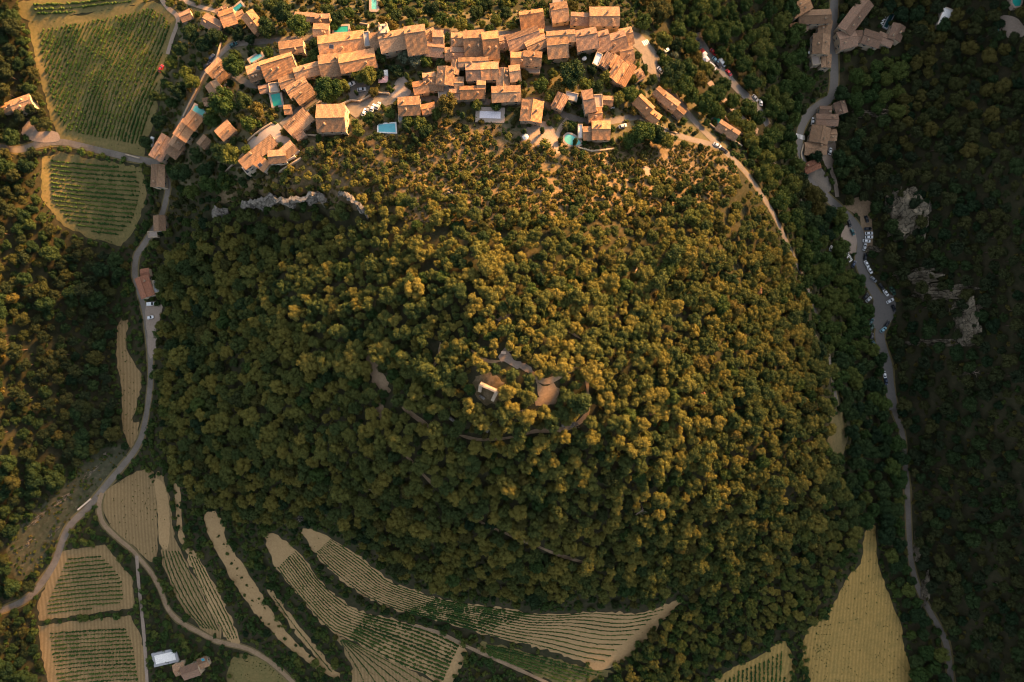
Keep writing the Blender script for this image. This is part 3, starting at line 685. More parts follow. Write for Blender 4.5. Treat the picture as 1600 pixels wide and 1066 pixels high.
def house(name, label, vols, cat='house', wall='plaster', group=None, details=True):
    """vols: (kind, x1, y1, x2, y2, left width, right width, eave height[, roof]); the ridge runs from point 1 to point 2 in photo pixels"""
    x0 = sum(v[1]+v[3] for v in vols)/2/len(vols); y0 = sum(v[2]+v[4] for v in vols)/2/len(vols)
    cx, cy, cz = G1(x0, y0, 4)
    root = empty(name, (cx, cy, cz)); tag(root, label, cat, group)
    for v in vols:
        kind, ax, ay, bx, by, wl, wr, h = v[:8]; rm = v[8] if len(v) > 8 else random.choice(('roof', 'roof', 'roof', 'roof', 'roof_or', 'roof_br'))
        mx, my = (ax+bx)/2, (ay+by)/2
        gx_, gy_, gz = G1(mx, my, h)
        s = (CAM_Z-gz-h)/F
        A = Vector(((ax-800)*s, (533-ay)*s)); B = Vector(((bx-800)*s, (533-by)*s))
        D = (B-A).normalized(); N = Vector((-D.y, D.x))           # left of the way A to B, on screen too
        wl *= s*1.07; wr *= s*1.07; L = (B-A).length*1.06
        C = (A+B)/2
        rz = math.atan2(D.y, D.x)
        pitch = 0.30
        base = min(float(H(*(C+D*i*L/2+N*j))) for i in (-1, 0, 1) for j in (wl, 0, -wr))-1.2
        zt = gz+h                                                  # eave level
        e = Vector((C.x-cx, C.y-cy, 0))
        def loc(z): return (e.x, e.y, z-cz)
        zpoly([PX_of(C+D*(-L/2)+N*wl, zt), PX_of(C+D*(L/2)+N*wl, zt), PX_of(C+D*(L/2)-N*wr, zt), PX_of(C+D*(-L/2)-N*wr, zt)], 0)
        HOUSE_RECTS.append((C.x, C.y, D.x, D.y, L/2, wl, wr, zt))
        hl = L/2
        if kind == 'G':
            rid = zt+pitch*max(wl, wr)
            zl, zr = rid-pitch*wl, rid-pitch*wr
            pf = [(-hl,-wr,base),(hl,-wr,base),(hl,wl,base),(-hl,wl,base),(-hl,-wr,zr),(hl,-wr,zr),(hl,wl,zl),(-hl,wl,zl),(-hl,0,rid),(hl,0,rid)]
            ff = [(0,1,5,4),(2,3,7,6),(1,2,6,9,5),(3,0,4,8,7),(0,3,2,1)]
            w_ = link('wall', new_mesh('wall', [(x, y, z-zt) for x, y, z in pf], ff, M[wall]), root, loc(zt), rz)
            o = 0.38; t = 0.22; up = 0.03
            hx = hl+0.25
            def slope(w, sgn):
                ye = (w+o)*sgn; ze = rid-pitch*(w+o)-zt+up
                zr_ = rid-zt+up
                vs_ = [(-hx,0,zr_),(hx,0,zr_),(hx,ye,ze),(-hx,ye,ze),(-hx,0,zr_+t),(hx,0,zr_+t),(hx,ye,ze+t),(-hx,ye,ze+t)]
                fs_ = [(4,5,6,7),(0,3,2,1),(0,1,5,4),(1,2,6,5),(2,3,7,6),(3,0,4,7)]
                if sgn > 0: fs_ = [f[::-1] if k < 2 else f[::-1] for k, f in enumerate(fs_)]
                sl = math.hypot(w+o, pitch*(w+o))
                # uneven old tiles: the slope is a grid with small waves
                nu, nv = max(2, int(2*hx/1.6)), max(2, int(sl/1.3))
                V = []; Fq = []; U = []
                for j in range(nv+1):
                    for i in range(nu+1):
                        x = -hx+2*hx*i/nu; tt = j/nv
                        wv = 0.07*math.sin(x*1.9+tt*5+w)+0.05*random.uniform(-1, 1)-0.10*math.sin(math.pi*i/nu)*(1-tt)
                        V.append((x, ye*tt, zr_+(ze-zr_)*tt+t+wv))
                for j in range(nv):
                    for i in range(nu):
                        a_ = j*(nu+1)+i; q = (a_, a_+1, a_+nu+2, a_+nu+1)
                        if sgn < 0: q = q[::-1]
                        Fq.append(q)
                b0 = len(V)
                V += vs_[:4]
                # edges and underside
                top = [0, nu, (nv+1)*(nu+1)-1, nv*(nu+1)]
                Fq += [(b0, b0+1, b0+2, b0+3)]
                for k in range(4):
                    Fq.append((top[k], top[(k+1) % 4], b0+(k+1) % 4, b0+k))
                me = new_mesh('roof_slope', V, Fq, M[rm])
                uvs = [[((V[i][0]), (V[i][1]*1.04)) for i in f] for f in Fq]
                uv_quad(me, uvs)
                return me
            both = [(w, sg) for w, sg in ((wl, 1), (wr, -1)) if w > 0.5]
            rf = None
            for w, sg in both:
                q = link('roof', slope(w, sg), root, loc(zt), rz)
                rf = rf or q
            # ridge tiles
            rb = MB(); zr_ = rid-zt+0.03+0.22; k = max(1, int(L/2.2))
            for i in range(k):
                xa = -hl-0.2+i*(L+0.4)/k; xb = xa+(L+0.4)/k-0.06
                dz = random.uniform(-.04, .04)
                rb.add([(xa,-.2,zr_-.04+dz),(xb,-.2,zr_-.04+dz),(xb,0,zr_+.14+dz),(xa,0,zr_+.14+dz),(xb,.2,zr_-.04+dz),(xa,.2,zr_-.04+dz)],
                       [(0,1,2,3),(3,2,4,5),(0,3,5),(1,4,2),(0,5,4,1)])
            me = rb.mesh('ridge_tiles', M[rm]); uv_quad(me, [[(me.vertices[i].co.x, me.vertices[i].co.y) for i in p.vertices] for p in me.polygons])
            link('ridge_tiles', me, root, loc(zt), rz)
            for _ in range(random.choice((0, 1, 1, 2, 2)) if details and L > 5 else 0):
                ch = link('chimney', CHIM, rf, (random.uniform(-.35,.35)*L, random.choice((0.45*wl, -0.45*wr)), rid-zt-pitch*.45*max(wl,wr)+0.35), random.choice((0, math.pi/2)))
            walls = [(0, -wr, 0, L, zr), (math.pi, wl, 0, L, zl), (math.pi/2, None, hl, wl+wr, (zl+zr)/2), (-math.pi/2, None, -hl, wl+wr, (zl+zr)/2)]
        else:                                                       # 'T': flat terrace roof with a parapet
            w_ = MB(); w_.box(-hl, hl, -wr, wl, base-zt, 0)
            w_.build('wall', M[wall], root, loc(zt), rz)
            b = MB()
            for q in ((-hl,hl,-wr,-wr+.3),(-hl,hl,wl-.3,wl),(-hl,-hl+.3,-wr+.302,wl-.302),(hl-.3,hl,-wr+.302,wl-.302)):
                b.box(*q, 0.003, 0.55)
            b.build('parapet', M[wall], root, loc(zt), rz)
            b = MB(); b.box(-hl+.302, hl-.302, -wr+.302, wl-.302, 0.003, 0.08)
            b.build('roof_terrace', M[rm], root, loc(zt), rz)
            zl = zr = zt
            walls = [(0, -wr, 0, L, zt), (math.pi, wl, 0, L, zt), (math.pi/2, None, hl, wl+wr, zt), (-math.pi/2, None, -hl, wl+wr, zt)]
        if not details: continue
        first = True
        for wa, yy, xx, length, ztop in walls:
            # outward normal in the world
            na = rz+wa-math.pi/2
            nrm = Vector((math.cos(na), math.sin(na)))
            cw = C + (D*xx if yy is None else N*yy) + (N*(wl-wr)/2 if yy is None else Vector((0, 0)))
            if nrm.dot(-cw) < 0 and random.random() < 0.6: continue   # rear walls get fewer openings
            n = max(1, int(length/3.6))
            tang = Vector((-nrm.y, nrm.x))
            for k in range(n):
                pos = cw+tang*((k+0.5)/n-0.5)*length + nrm*0.04
                gzz = float(H(pos.x, pos.y))
                if any(abs((pos.x-r[0])*r[2]+(pos.y-r[1])*r[3]) < r[4]+.3 and -r[6]-.3 < (-(pos.x-r[0])*r[3]+(pos.y-r[1])*r[2]) < r[5]+.3 and r[7] > ztop-1.5 and (abs(r[0]-C.x)+abs(r[1]-C.y)) > .01 for r in HOUSE_RECTS): continue
                za = ztop-1.35; ang = na+math.pi/2
                while za-0.9 > gzz+ (2.2 if first and k == n//2 else 0.3) and za > ztop-6.5:
                    link('window', WIN, root, (pos.x-cx, pos.y-cy, za-cz), ang); za -= 2.8
                if first and k == n//2 and gzz+2.4 < ztop:
                    link('door', DOOR, root, (pos.x-cx, pos.y-cy, gzz+0.02-cz), ang); first = False
    return root

def PX_of(p, z):
    k = F/(CAM_Z-z); return (800+p.x*k, 533-p.y*k)

O, BR, RD = 'roof_or', 'roof_br', 'roof_red'
HS = [
 ('house', 'small hut with a brown tiled roof beside the curl of the vineyard lane', [('G',283,28,298,22,7,7,3,BR)]),
 ('house', 'cream house with one low annex above the western street bend', [('G',319,30,344,44,9,8,5),('G',328,48,338,56,6,5,3.4)]),
 ('house', 'tiled house with three roofs just below the blue pool at the top', [('G',346,29,366,22,9,14,5.5),('G',340,22,355,14,6,6,4),('G',369,29,381,22,6,7,4)]),
 ('house', 'tall house with one broad plain orange roof slope beside the street trees', [('G',387,22,406,46,9,10,6,O)]),
 ('shed', 'long low brown roofed shed half under the trees at the top', [('G',462,26,492,28,6,6,3.5,BR)]),
 ('shed', 'low grey-brown roof joined to the end of the long shed', [('G',494,31,514,31,8,8,3.5,BR)]),
 ('house', 'tiled house below the low sheds with a tree over its corner', [('G',491,47,513,48,9,9,5)]),
 ('house', 'two-part tiled house at the bend of the western street', [('G',327,116,347,97,8,8,5),('G',340,125,353,112,6,6,4.2)]),
 ('house', 'tiled house with bright roof above the walled pool', [('G',330,131,346,156,9,9,6),('G',319,160,333,156,5,5,3.4)]),
 ('house', 'tiled house with a roof opening next to the slanted turquoise pool', [('G',390,119,413,111,14,10,6)]),
 ('house', 'wide tiled house with a long shaded slope east of the slanted pool house', [('G',411,105,457,91,6,22,6.5)]),
 ('house', 'bright tiled house with a porch above the ivy courtyard', [('G',439,79,473,74,12,7,6)]),
 ('house', 'small square tiled house between courtyard and green pool', [('G',438,131,460,124,8,8,5)]),
 ('house', 'low house with a grey flat terrace above the green pool', [('T',421,138,436,136,7,7,4,'paving'),('G',406,141,420,137,5,5,4.4,BR)]),
 ('house', 'stepped tiled house right of the green pool', [('G',452,147,480,130,10,10,5.5),('G',464,157,488,139,7,8,4.6)]),
 ('hut', 'tiny bright orange pool hut beside the green pool', [('G',445,172,455,171,6,6,3,O)]),
 ('house', 'long low row house climbing from the ivy courtyard', [('G',462,115,503,104,8,10,5.5)]),
 ('house', 'row house with a stepped front in the middle of the western row', [('G',501,103,535,98,14,18,6.5)]),
 ('house', 'broad row house with a bright upper slope at the east end of the western row', [('G',533,101,585,91,14,13,7)]),
 ('house', 'long upper row house with a bright strip of roof along the street', [('G',501,72,568,63,13,20,7)]),
 ('house', 'narrow house roofed in grey metal sheet in the upper row', [('T',569,62,578,61,11,11,7.5,'grey_sheet')]),
 ('house', 'tiled house between the grey metal roof and the church', [('G',579,66,593,64,12,13,7)]),
 ('church', 'church with long tiled nave and shaded side aisle', [('G',594,64,637,56,9,18,8),('G',635,57,664,53,11,28,9)]),
 ('house', 'narrow tiled house leaning on the east end of the church', [('G',665,58,680,51,7,9,7)]),
 ('house', 'bright tiled house east of the narrow church-side house', [('G',677,60,692,60,11,9,7.5)]),
 ('house', 'house with two roof levels above the dark garden trees', [('G',664,74,693,77,7,12,6)]),
 ('house', 'small tiled house left of the first tall house of the middle row', [('G',706,61,725,61,8,10,6)]),
 ('house', 'tall house with a deep shaded slope, left of the roof-terrace house', [('G',726,64,755,62,12,24,8)]),
 ('house', 'tall house with a small sunk roof terrace on its bright slope', [('G',755,66,778,64,12,26,8.5)]),
 ('house', 'low tiled house in front of the tall middle houses', [('G',705,83,728,84,8,9,5.5)]),
 ('house', 'narrow pale lean-to left of the low front house', [('G',696,84,704,84,8,9,5)]),
 ('house', 'plain tiled house joining the middle row to the long slanted house', [('G',776,67,796,63,8,9,7)]),
 ('house', 'long slanted tiled house along the upper street', [('G',794,66,840,51,8,15,7.5),('G',840,53,849,53,6,8,6,O)]),
 ('house', 'slanted tiled house below the street bend', [('G',824,75,853,62,8,9,7)]),
 ('house', 'large tiled mansion with bright broad roof in the upper village', [('G',856,58,897,55,7,9,8),('G',856,74,886,71,12,17,7)]),
 ('house', 'tiled mansion with a ridge running to the street, right of the bright broad roof', [('G',900,61,931,55,10,18,7.5)]),
 ('house', 'wide plain slope house in the eastern upper row', [('G',930,62,950,57,8,20,7)]),
 ('house', 'bright topped house near the east end of the upper row', [('G',951,67,976,59,10,16,7.5)]),
 ('house', 'corner house at the east end of the upper row facing the square', [('G',969,57,987,53,9,14,7)]),
 ('house', 'narrow house below the corner house, beside the square', [('G',969,83,988,79,10,14,6)]),
 ('house', 'house with three tall openings and a walled porch in the centre', [('G',799,92,818,92,9,10,6.5),('G',819,90,845,92,9,11,7),('T',820,108,843,109,5,6,2.6,'paving')]),
 ('house', 'house with a white painted terrace roof in the east cluster', [('T',930,102,937,84,5,5,5,'white'),('G',942,104,955,86,7,7,5.5,BR)]),
 ('house', 'small orange roofed house wedged in the east cluster', [('G',953,104,966,89,6,6,6,O)]),
 ('house', 'long double roofed house pointing down into the trees', [('G',957,123,974,98,8,8,6.5),('G',969,131,986,101,7,8,6)]),
 ('house', 'small house beside the lane end under the square', [('G',990,122,1004,114,7,7,4),]),
 ('house', 'curved end house of the central cluster', [('G',709,115,713,95,5,6,7)]),
 ('house', 'long thin tiled house at the back of the central cluster', [('G',718,98,762,96,6,6,7.5)]),
 ('house', 'wide central house with patched pale and orange roof', [('G',729,112,752,111,11,13,7,BR),('G',752,111,765,110,11,13,7.2,O),('G',765,110,778,110,11,13,7)]),
 ('house', 'narrow house running downhill in the central cluster', [('G',786,136,788,108,9,9,6.5)]),
 ('house', 'tall square house at the right end of the central cluster', [('G',797,114,812,112,9,13,8)]),
 ('house', 'small tiled house on the lane side of the central cluster', [('G',711,131,724,131,9,9,5.5)]),
 ('house', 'tiny brown roofed house at the lower street corner', [('G',703,147,719,147,8,8,5,BR)]),
 ('house', 'low house with a bright orange roof on the lower street', [('G',720,142,756,141,5,12,5,O),('G',746,134,758,134,7,7,6)]),
 ('house', 'tiled house with shop front on the lower street', [('G',770,147,812,145,10,12,6.5)]),
 ('house', 'irregular tiled house with curved corner above the plaza', [('G',647,138,668,134,8,9,5.5),('G',662,123,680,121,7,8,6),('G',669,133,692,133,8,8,5)]),
 ('house', 'square downhill house west of the central cluster', [('G',695,132,697,106,12,12,7)]),
 ('house', 'low house with a pale flat roof by the lower street', [('T',685,145,702,144,8,8,3.6,'paving')]),
 ('house', 'square hip house standing alone below the plaza', [('G',624,167,655,165,13,13,6.5),('T',623,184,640,184,5,6,2.8,'grey_sheet')]),
 ('house', 'small orange house right of the lone square house', [('G',660,172,679,168,7,7,4.5,O)]),
 ('house', 'square tiled house above the gravel yard, with vine pergola', [('G',829,189,833,158,15,15,6.5)]),
 ('house', 'slanted tiled house with a grey roof deck left of the cypress', [('G',869,168,879,148,7,9,6),('T',884,149,902,153,6,6,5,'grey_sheet')]),
 ('house', 'tall narrow tiled house beside a grey flat roof', [('G',912,159,927,156,15,17,7.5),('T',928,158,941,157,9,10,4,'paving')]),
 ('house', 'small square tiled annex above the yellow yard', [('G',943,157,957,158,6,6,4)]),
 ('house', 'bright orange roofed house on the lower street bend', [('G',920,180,940,178,9,10,5,O)]),
 ('house', 'house with a bright upper roof and white terrace by the kidney pool', [('G',926,203,952,203,12,14,6),('G',912,208,925,207,8,10,4.5),('T',903,206,910,206,11,10,3.2,'white')]),
 ('house', 'wedge shaped house with a vivid orange roof and skylights', [('G',998,153,1018,172,5,12,6,O)]),
 ('house', 'small square house of vivid orange tiles below the wedge house', [('G',1015,178,1028,188,8,8,5,O)]),
 ('house', 'long diagonal tiled house in three steps beside the upper street', [('G',1025,141,1034,149,7,7,5),('G',1033,149,1057,167,8,8,6),('G',1056,171,1067,180,7,7,4.5)]),
 ('house', 'diagonal house with small kidney pool on the road side', [('G',1124,194,1152,212,6,9,4.5)]),
 ('house', 'upper house with red edged roof above the street bend', [('G',813,27,847,22,5,19,6,O)]),
 ('house', 'tall pale house above the street at the top edge', [('G',862,19,886,15,11,16,8),('T',864,3,880,2,7,6,5,'paving')]),
 ('house', 'brown low house left of the arcaded hall', [('G',893,27,921,29,6,11,6,BR)]),
 ('house', 'large hall with an arcade along the upper street', [('G',923,28,966,28,15,12,9)]),
 ('house', 'long tiled row house below the walled pool', [('G',272,229,283,212,9,9,5),('G',281,215,296,193,11,11,6),('G',295,197,308,180,11,11,5.5)]),
 ('house', 'tiled house beside the white van at the western lane', [('G',243,247,262,215,10,10,5.5)]),
 ('house', 'tiled house squeezed between the long western row house and the van house', [('G',267,243,280,226,9,9,5)]),
 ('house', 'tiled house among round trees below the western street', [('G',343,212,361,196,9,10,6)]),
 ('shed', 'small tiled shed hidden in the trees below the western row', [('G',314,228,324,216,7,7,3.5)]),
 ('house', 'small lone tiled house at the lane fork under the van house', [('G',247,291,248,259,10,9,5)]),
 ('villa', 'big modern villa with courtyards and glass roof boxes at the cliff', [('G',380,257,427,219,8,8,6),('G',404,262,414,249,9,9,5.4),('G',421,246,446,244,9,9,6),('G',444,240,459,227,8,9,4.6),('T',383,268,392,261,7,6,4,'dark_panel'),('T',392,259,399,254,6,5,4.2,'dark_panel'),('T',447,246,458,240,5,5,3.5,'dark_panel')], 'house', 'lime'),
 ('house', 'slanted tiled house with round turret yard under the ramp', [('G',451,205,480,177,9,13,6),('G',462,214,474,206,6,6,4,BR)]),
 ('house', 'big rectangular house with the brightest roof below the ramp', [('G',497,187,538,186,21,18,8)]),
 ('house', 'top tiled house of the right valley village at the frame edge', [('G',1238,20,1264,4,9,9,6)]),
 ('house', 'wide stone house with shaded roof in the right valley village', [('G',1249,27,1296,25,9,10,7)]),
 ('hut', 'little orange roofed hut below the wide stone house', [('G',1235,43,1247,41,5,5,3,O),('G',1248,41,1262,42,4,5,3,BR)]),
 ('house', 'upper half of the tiled street row in the right valley', [('G',1287,55,1292,32,9,8,6.5)]),
 ('house', 'lower half of the tiled street row in the right valley', [('G',1282,84,1284,55,12,12,7)]),
 ('house', 'broken stone house with an open court at the end of the valley street', [('G',1290,105,1291,86,6,7,6),('T',1268,92,1280,90,6,10,4,'paving')]),
 ('house', 'very long slanted row house cut by the top edge', [('G',1320,48,1354,3,11,11,7,BR)]),
 ('house', 'brown corner house at the foot of the long slanted row', [('G',1311,64,1336,58,12,13,6.5,BR)]),
 ('house', 'small brown house right of the corner house', [('G',1336,58,1347,58,9,8,5,BR)]),
 ('house', 'red-brown tiled house cluster by the dark pool', [('G',1349,57,1374,65,11,10,6,BR),('G',1373,57,1394,66,7,8,5,BR)]),
 ('house', 'outermost red-brown tiled house right of the dark pool', [('G',1397,62,1405,40,9,9,5.5,BR)]),
 ('house', 'small ruined tiled tower house above the hamlet', [('G',1311,160,1316,177,8,8,5,BR)]),
 ('house', 'upper tiled house of the roadside hamlet', [('G',1281,172,1298,172,5,6,5,BR),('G',1276,187,1308,188,8,8,6)]),
 ('house', 'largest tiled house of the roadside hamlet', [('G',1279,223,1284,199,14,12,7),('G',1288,211,1306,211,8,8,5)]),
 ('house', 'low shaded tiled house closing the hamlet court', [('G',1258,232,1290,232,8,9,5)]),
 ('shed', 'orange-brown shed at the lower end of the hamlet', [('G',1257,265,1279,255,7,7,4,RD)]),
 ('farmhouse', 'dark red roofed farmhouse beside the left lane', [('G',221,434,231,463,10,9,6,RD),('G',221,427,233,425,5,6,5,RD),('T',240,448,250,447,9,9,3,'grey_sheet')]),
 ('house', 'small house with a flat top under the trees above the farmhouse', [('G',249,338,250,360,8,8,5),('T',232,366,246,365,4,5,3,'paving')]),
 ('farmhouse', 'lone farmhouse with a bright roof edge left of the large vineyard', [('G',20,167,48,157,9,10,6),('G',2,171,18,165,6,6,4,O)]),
 ('farmhouse', 'tiled farmhouse beside the white pool cover at the bottom left', [('G',273,1048,288,1043,8,8,4.5),('G',286,1053,310,1045,9,9,6)]),
 ('hut', 'small pool house with a blue roof light at the bottom left', [('G',311,1038,324,1033,7,7,3.5)]),
]
for row in HS:
    nm, lab, vols = row[0], row[1], row[2]
    house(nm, lab, vols, row[3] if len(row) > 3 else ('farmhouse' if nm == 'farmhouse' else nm), row[4] if len(row) > 4 else 'plaster')
# white flat-roofed building in the upper right wood
house('house', 'white flat roofed house alone in the upper right wood', [('T',1473,40,1482,14,8,7,4,'white')], 'house', 'lime')

# bell tower: square shaft, open belfry posts, iron bell frame
X, Y, Z = G1(599, 45, 12)
t = empty('bell_tower', (X, Y, Z), math.radians(4)); tag(t, 'square stone bell tower beside the church, with thin posts on top', 'tower')
b = MB(); b.box(-1.9,1.9,-1.9,1.9,-2,12,0); b.build('shaft', M['plaster'], t)
b = MB(); b.box(-2.1,2.1,-2.1,2.1,12.002,12.35); b.build('cornice', M['lime'], t)
for sx, sy in ((-1,-1),(1,-1),(1,1),(-1,1)):
    b = MB(); b.box(sx*1.6-.25,sx*1.6+.25,sy*1.6-.25,sy*1.6+.25,12.352,14.6); b.build('post', M['plaster'], t)
b = MB(); b.tube((-1.6,0,14.4),(1.6,0,14.4),.09,.09); b.cyl((0,0),.62,.30,13.2,14.3,10); b.build('bell', M['dark_panel'], t)

# ------------------------------------------------------------------ castle ruin, ramparts, walls
def wall_run(name, label, pts, h, th, mat='stonewall', cat='wall', parent=None, crumble=0.0, base_z=None, pxh=True):
    """stone wall along pixel points: separate blocks of coping on a battered core, uneven top"""
    P = [G1(x, y, h if pxh else 0) for x, y in pts]
    W = [(p[0], p[1]) for p in P]
    D = densify(W, 1.6, 0, closed=False); n = len(D)
    V = []; Fc = []
    for i, (x, y) in enumerate(D):
        x0, y0 = D[max(0, i-1)]; x1, y1 = D[min(n-1, i+1)]
        d = Vector((x1-x0, y1-y0)).normalized(); q = Vector((-d.y, d.x))
        g = float(H(x, y)); top = g+h-crumble*abs(mnoise.noise(Vector((x*.5, y*.5, 3))))*h*1.6
        hw = th/2*(1+0.15*mnoise.noise(Vector((x, y, 0))))
        jit = 0.10*mnoise.noise(Vector((x*2, y*2, 7)))
        for s_, z_ in ((-1.15, g-1.2), (-1, top+jit), (0, top+0.12+jit), (1, top-jit), (1.15, g-1.2)):
            V.append((x+q.x*hw*s_, y+q.y*hw*s_, z_))
    for i in range(n-1):
        for k in range(4): Fc.append((i*5+k, i*5+5+k, i*5+6+k, i*5+1+k))
    Fc += [(0,1,2,3,4)[::-1], tuple((n-1)*5+k for k in range(5))]
    cx, cy, cz = P[0]
    me = new_mesh(name, [(x-cx, y-cy, z-cz) for x, y, z in V], Fc, M[mat])
    if parent is None:
        o = link(name, me, None, (cx, cy, cz)); tag(o, label, cat)
    else:
        o = link(name, me, parent, Vector((cx, cy, cz))-parent.location)
    zline(pts, th*3.5+2)
    return o
X, Y, Z = G1(762, 612)
t = empty('castle_ruin', (X, Y, Z)); tag(t, 'pale roofless castle ruin with three stone walls on the hilltop', 'ruin')
wall_run('wall', None, [(750,600),(776,612)], 5.0, 1.4, 'stonewall', parent=t, crumble=0.12)
wall_run('wall', None, [(776.5,612),(769,627)], 4.6, 1.4, 'stonewall', parent=t, crumble=0.15)
wall_run('wall', None, [(751,601),(749,613)], 4.6, 1.4, 'stonewall', parent=t, crumble=0.15)
wall_run('wall', None, [(749,618),(757,624)], 1.6, 1.0, 'rock', parent=t, crumble=0.3)
zpoly([(734,584),(775,582),(795,592),(790,640),(740,638)], 0)
for pts, h, lab in (([(790,652),(803,647),(822,642)], 3.0, 'broken rampart wall below the ruin, with an orange lit end'),
                    ([(858,653),(882,656)], 2.5, 'thin rampart stub right of the ruin above the loop path'),
                    ([(652,602),(658,610),(664,620)], 2.2, 'short pale wall remnant left of the ruin'),
                    ([(690,648),(702,653),(714,662)], 2.4, 'rampart remnant lower left of the ruin'),
                    ([(760,676),(765,668),(771,662)], 2.6, 'upright rampart fragment below the ruin')):
    wall_run('rampart', lab, pts, h, 1.1, 'rock', 'wall', crumble=0.35)
for pts, h, lab in (([(455,193),(475,178),(500,158)], 1.2, 'low curved wall along the ramp beside the green pool'),
                    ([(520,168),(548,156),(562,158),(586,144),(608,146)], 1.4, 'stepped wall along the upper edge of the village square'),
                    ([(352,268),(370,250),(380,240)], 1.2, 'thin wall running down from the big villa'),
                    ([(386,220),(408,202),(424,192)], 1.2, 'parapet wall of the villa terrace'),
                    ([(470,210),(500,212),(530,206)], 1.4, 'retaining wall below the brightest roofed house'),
                    ([(436,268),(455,256),(470,246)], 2.0, 'retaining wall at the foot of the big villa'),
                    ([(1165,205),(1200,245),(1225,270),(1245,300),(1262,332),(1272,352)], 1.6, 'long dark retaining wall down the right side of the hill'),
                    ([(1108,192),(1125,206),(1145,218),(1160,228)], 1.3, 'wall beside the diagonal pool house'),
                    ([(1120,168),(1140,190),(1160,210)], 1.3, 'wall between the promenade and the diagonal pool house'),
                    ([(345,66),(338,90),(318,118),(300,152),(286,182)], 1.0, 'low wall on the vineyard side of the western street'),
                    ([(196,241),(218,247)], 0.8, 'short white wall beside the left lane'),
                    ([(1000,186),(1030,196),(1058,208)], 1.0, 'low wall at the lane below the wedge house'),
                    ([(822,56),(800,62),(770,60)], 1.2, 'kerb wall behind the middle row'),
                    ([(1256,262),(1252,240),(1256,225)], 1.2, 'roadside wall of the valley hamlet'),
                    ([(562,36),(575,38),(574,50)], 1.2, 'garden wall near the upper green pool'),
                    ([(903,230),(925,236),(960,232)], 1.2, 'dry stone wall under the kidney pool')):
    wall_run('stone_wall', lab, pts, h, 0.7, 'stonewall' if 'dark' not in lab else 'darkrock', 'wall', crumble=0.08)
wall_run('roadside_barrier', 'long white concrete barrier beside the lane at the left', [(121,797),(141,780)], 0.9, 0.8, 'lime', 'barrier')

# ------------------------------------------------------------------ cliffs and rock outcrops
def cliff(label, top_px, h, th, mat='rock', name='rock_cliff', seed=0, rows=9, lean=1.2):
    W = [(p[0], p[1]) for p in (G1(x, y, h) for x, y in top_px)]
    D = densify(W, 0.7, 0, closed=False); n = len(D)
    prof = [(0, th)]+[(1.0, th*0.6*q) for q in (1, 0.5, 0)]+[(1-k/rows, -lean*k/rows) for k in range(1, rows+1)]
    V = []; Fc = []; K = len(prof)
    base = [float(H(x, y)) for x, y in D]
    for i, (x, y) in enumerate(D):
        x0, y0 = D[max(0, i-8)]; x1, y1 = D[min(n-1, i+8)]
        d = Vector((x1-x0, y1-y0)).normalized(); q = Vector((-d.y, d.x))     # left of the way = away from the face
        edge = min(1, i/6, (n-1-i)/6)
        for fz, off in prof:
            nz = mnoise.fractal(Vector((x*.16+seed, y*.16, fz*2.2)), 1.0, 2.0, 4)
            n2 = mnoise.noise(Vector((x*.7+seed, y*.7, fz*5)))
            n3 = mnoise.noise(Vector((x*1.9+seed, y*1.9, fz*9)))
            o_ = off+(nz*2.2+n2*.7+n3*.25)*(0.3+edge)
            z_ = base[i]-3+(h+3)*fz*(0.45+0.55*edge)+1.6*mnoise.noise(Vector((x*.09+seed, y*.09, 1)))+.5*mnoise.noise(Vector((x*.3, y*.3, fz)))
            V.append((x+q.x*o_, y+q.y*o_, z_))
    for i in range(n-1):
        for k in range(K-1): Fc.append((i*K+k, i*K+k+1, i*K+K+k+1, i*K+K+k))
    Fc += [tuple(range(K)), tuple((n-1)*K+k for k in range(K))[::-1]]
    me = new_mesh(name, [(x-W[0][0], y-W[0][1], z-base[0]) for x, y, z in V], Fc, M[mat])
    o = link(name, me, None, (W[0][0], W[0][1], base[0])); tag(o, label, 'cliff')
    zline(top_px, 5); zline([(x, y+6) for x, y in top_px], 8)
    return o
cliff('long pale limestone cliff band under the scrub at the upper left', [(368,322),(385,319),(405,316),(425,311),(450,312),(475,311),(500,306)], 8, 3, seed=1)
cliff('short limestone crag right of the long cliff band', [(523,300),(540,304),(558,322),(572,338)], 6, 2.5, seed=2)
cliff('small rock knob at the left end of the cliff band', [(322,333),(335,334),(350,330)], 7, 4, seed=3)
cliff('sunlit bright rock rib above the end of the long cliff', [(482,300),(497,308),(506,322)], 6, 4, seed=4)

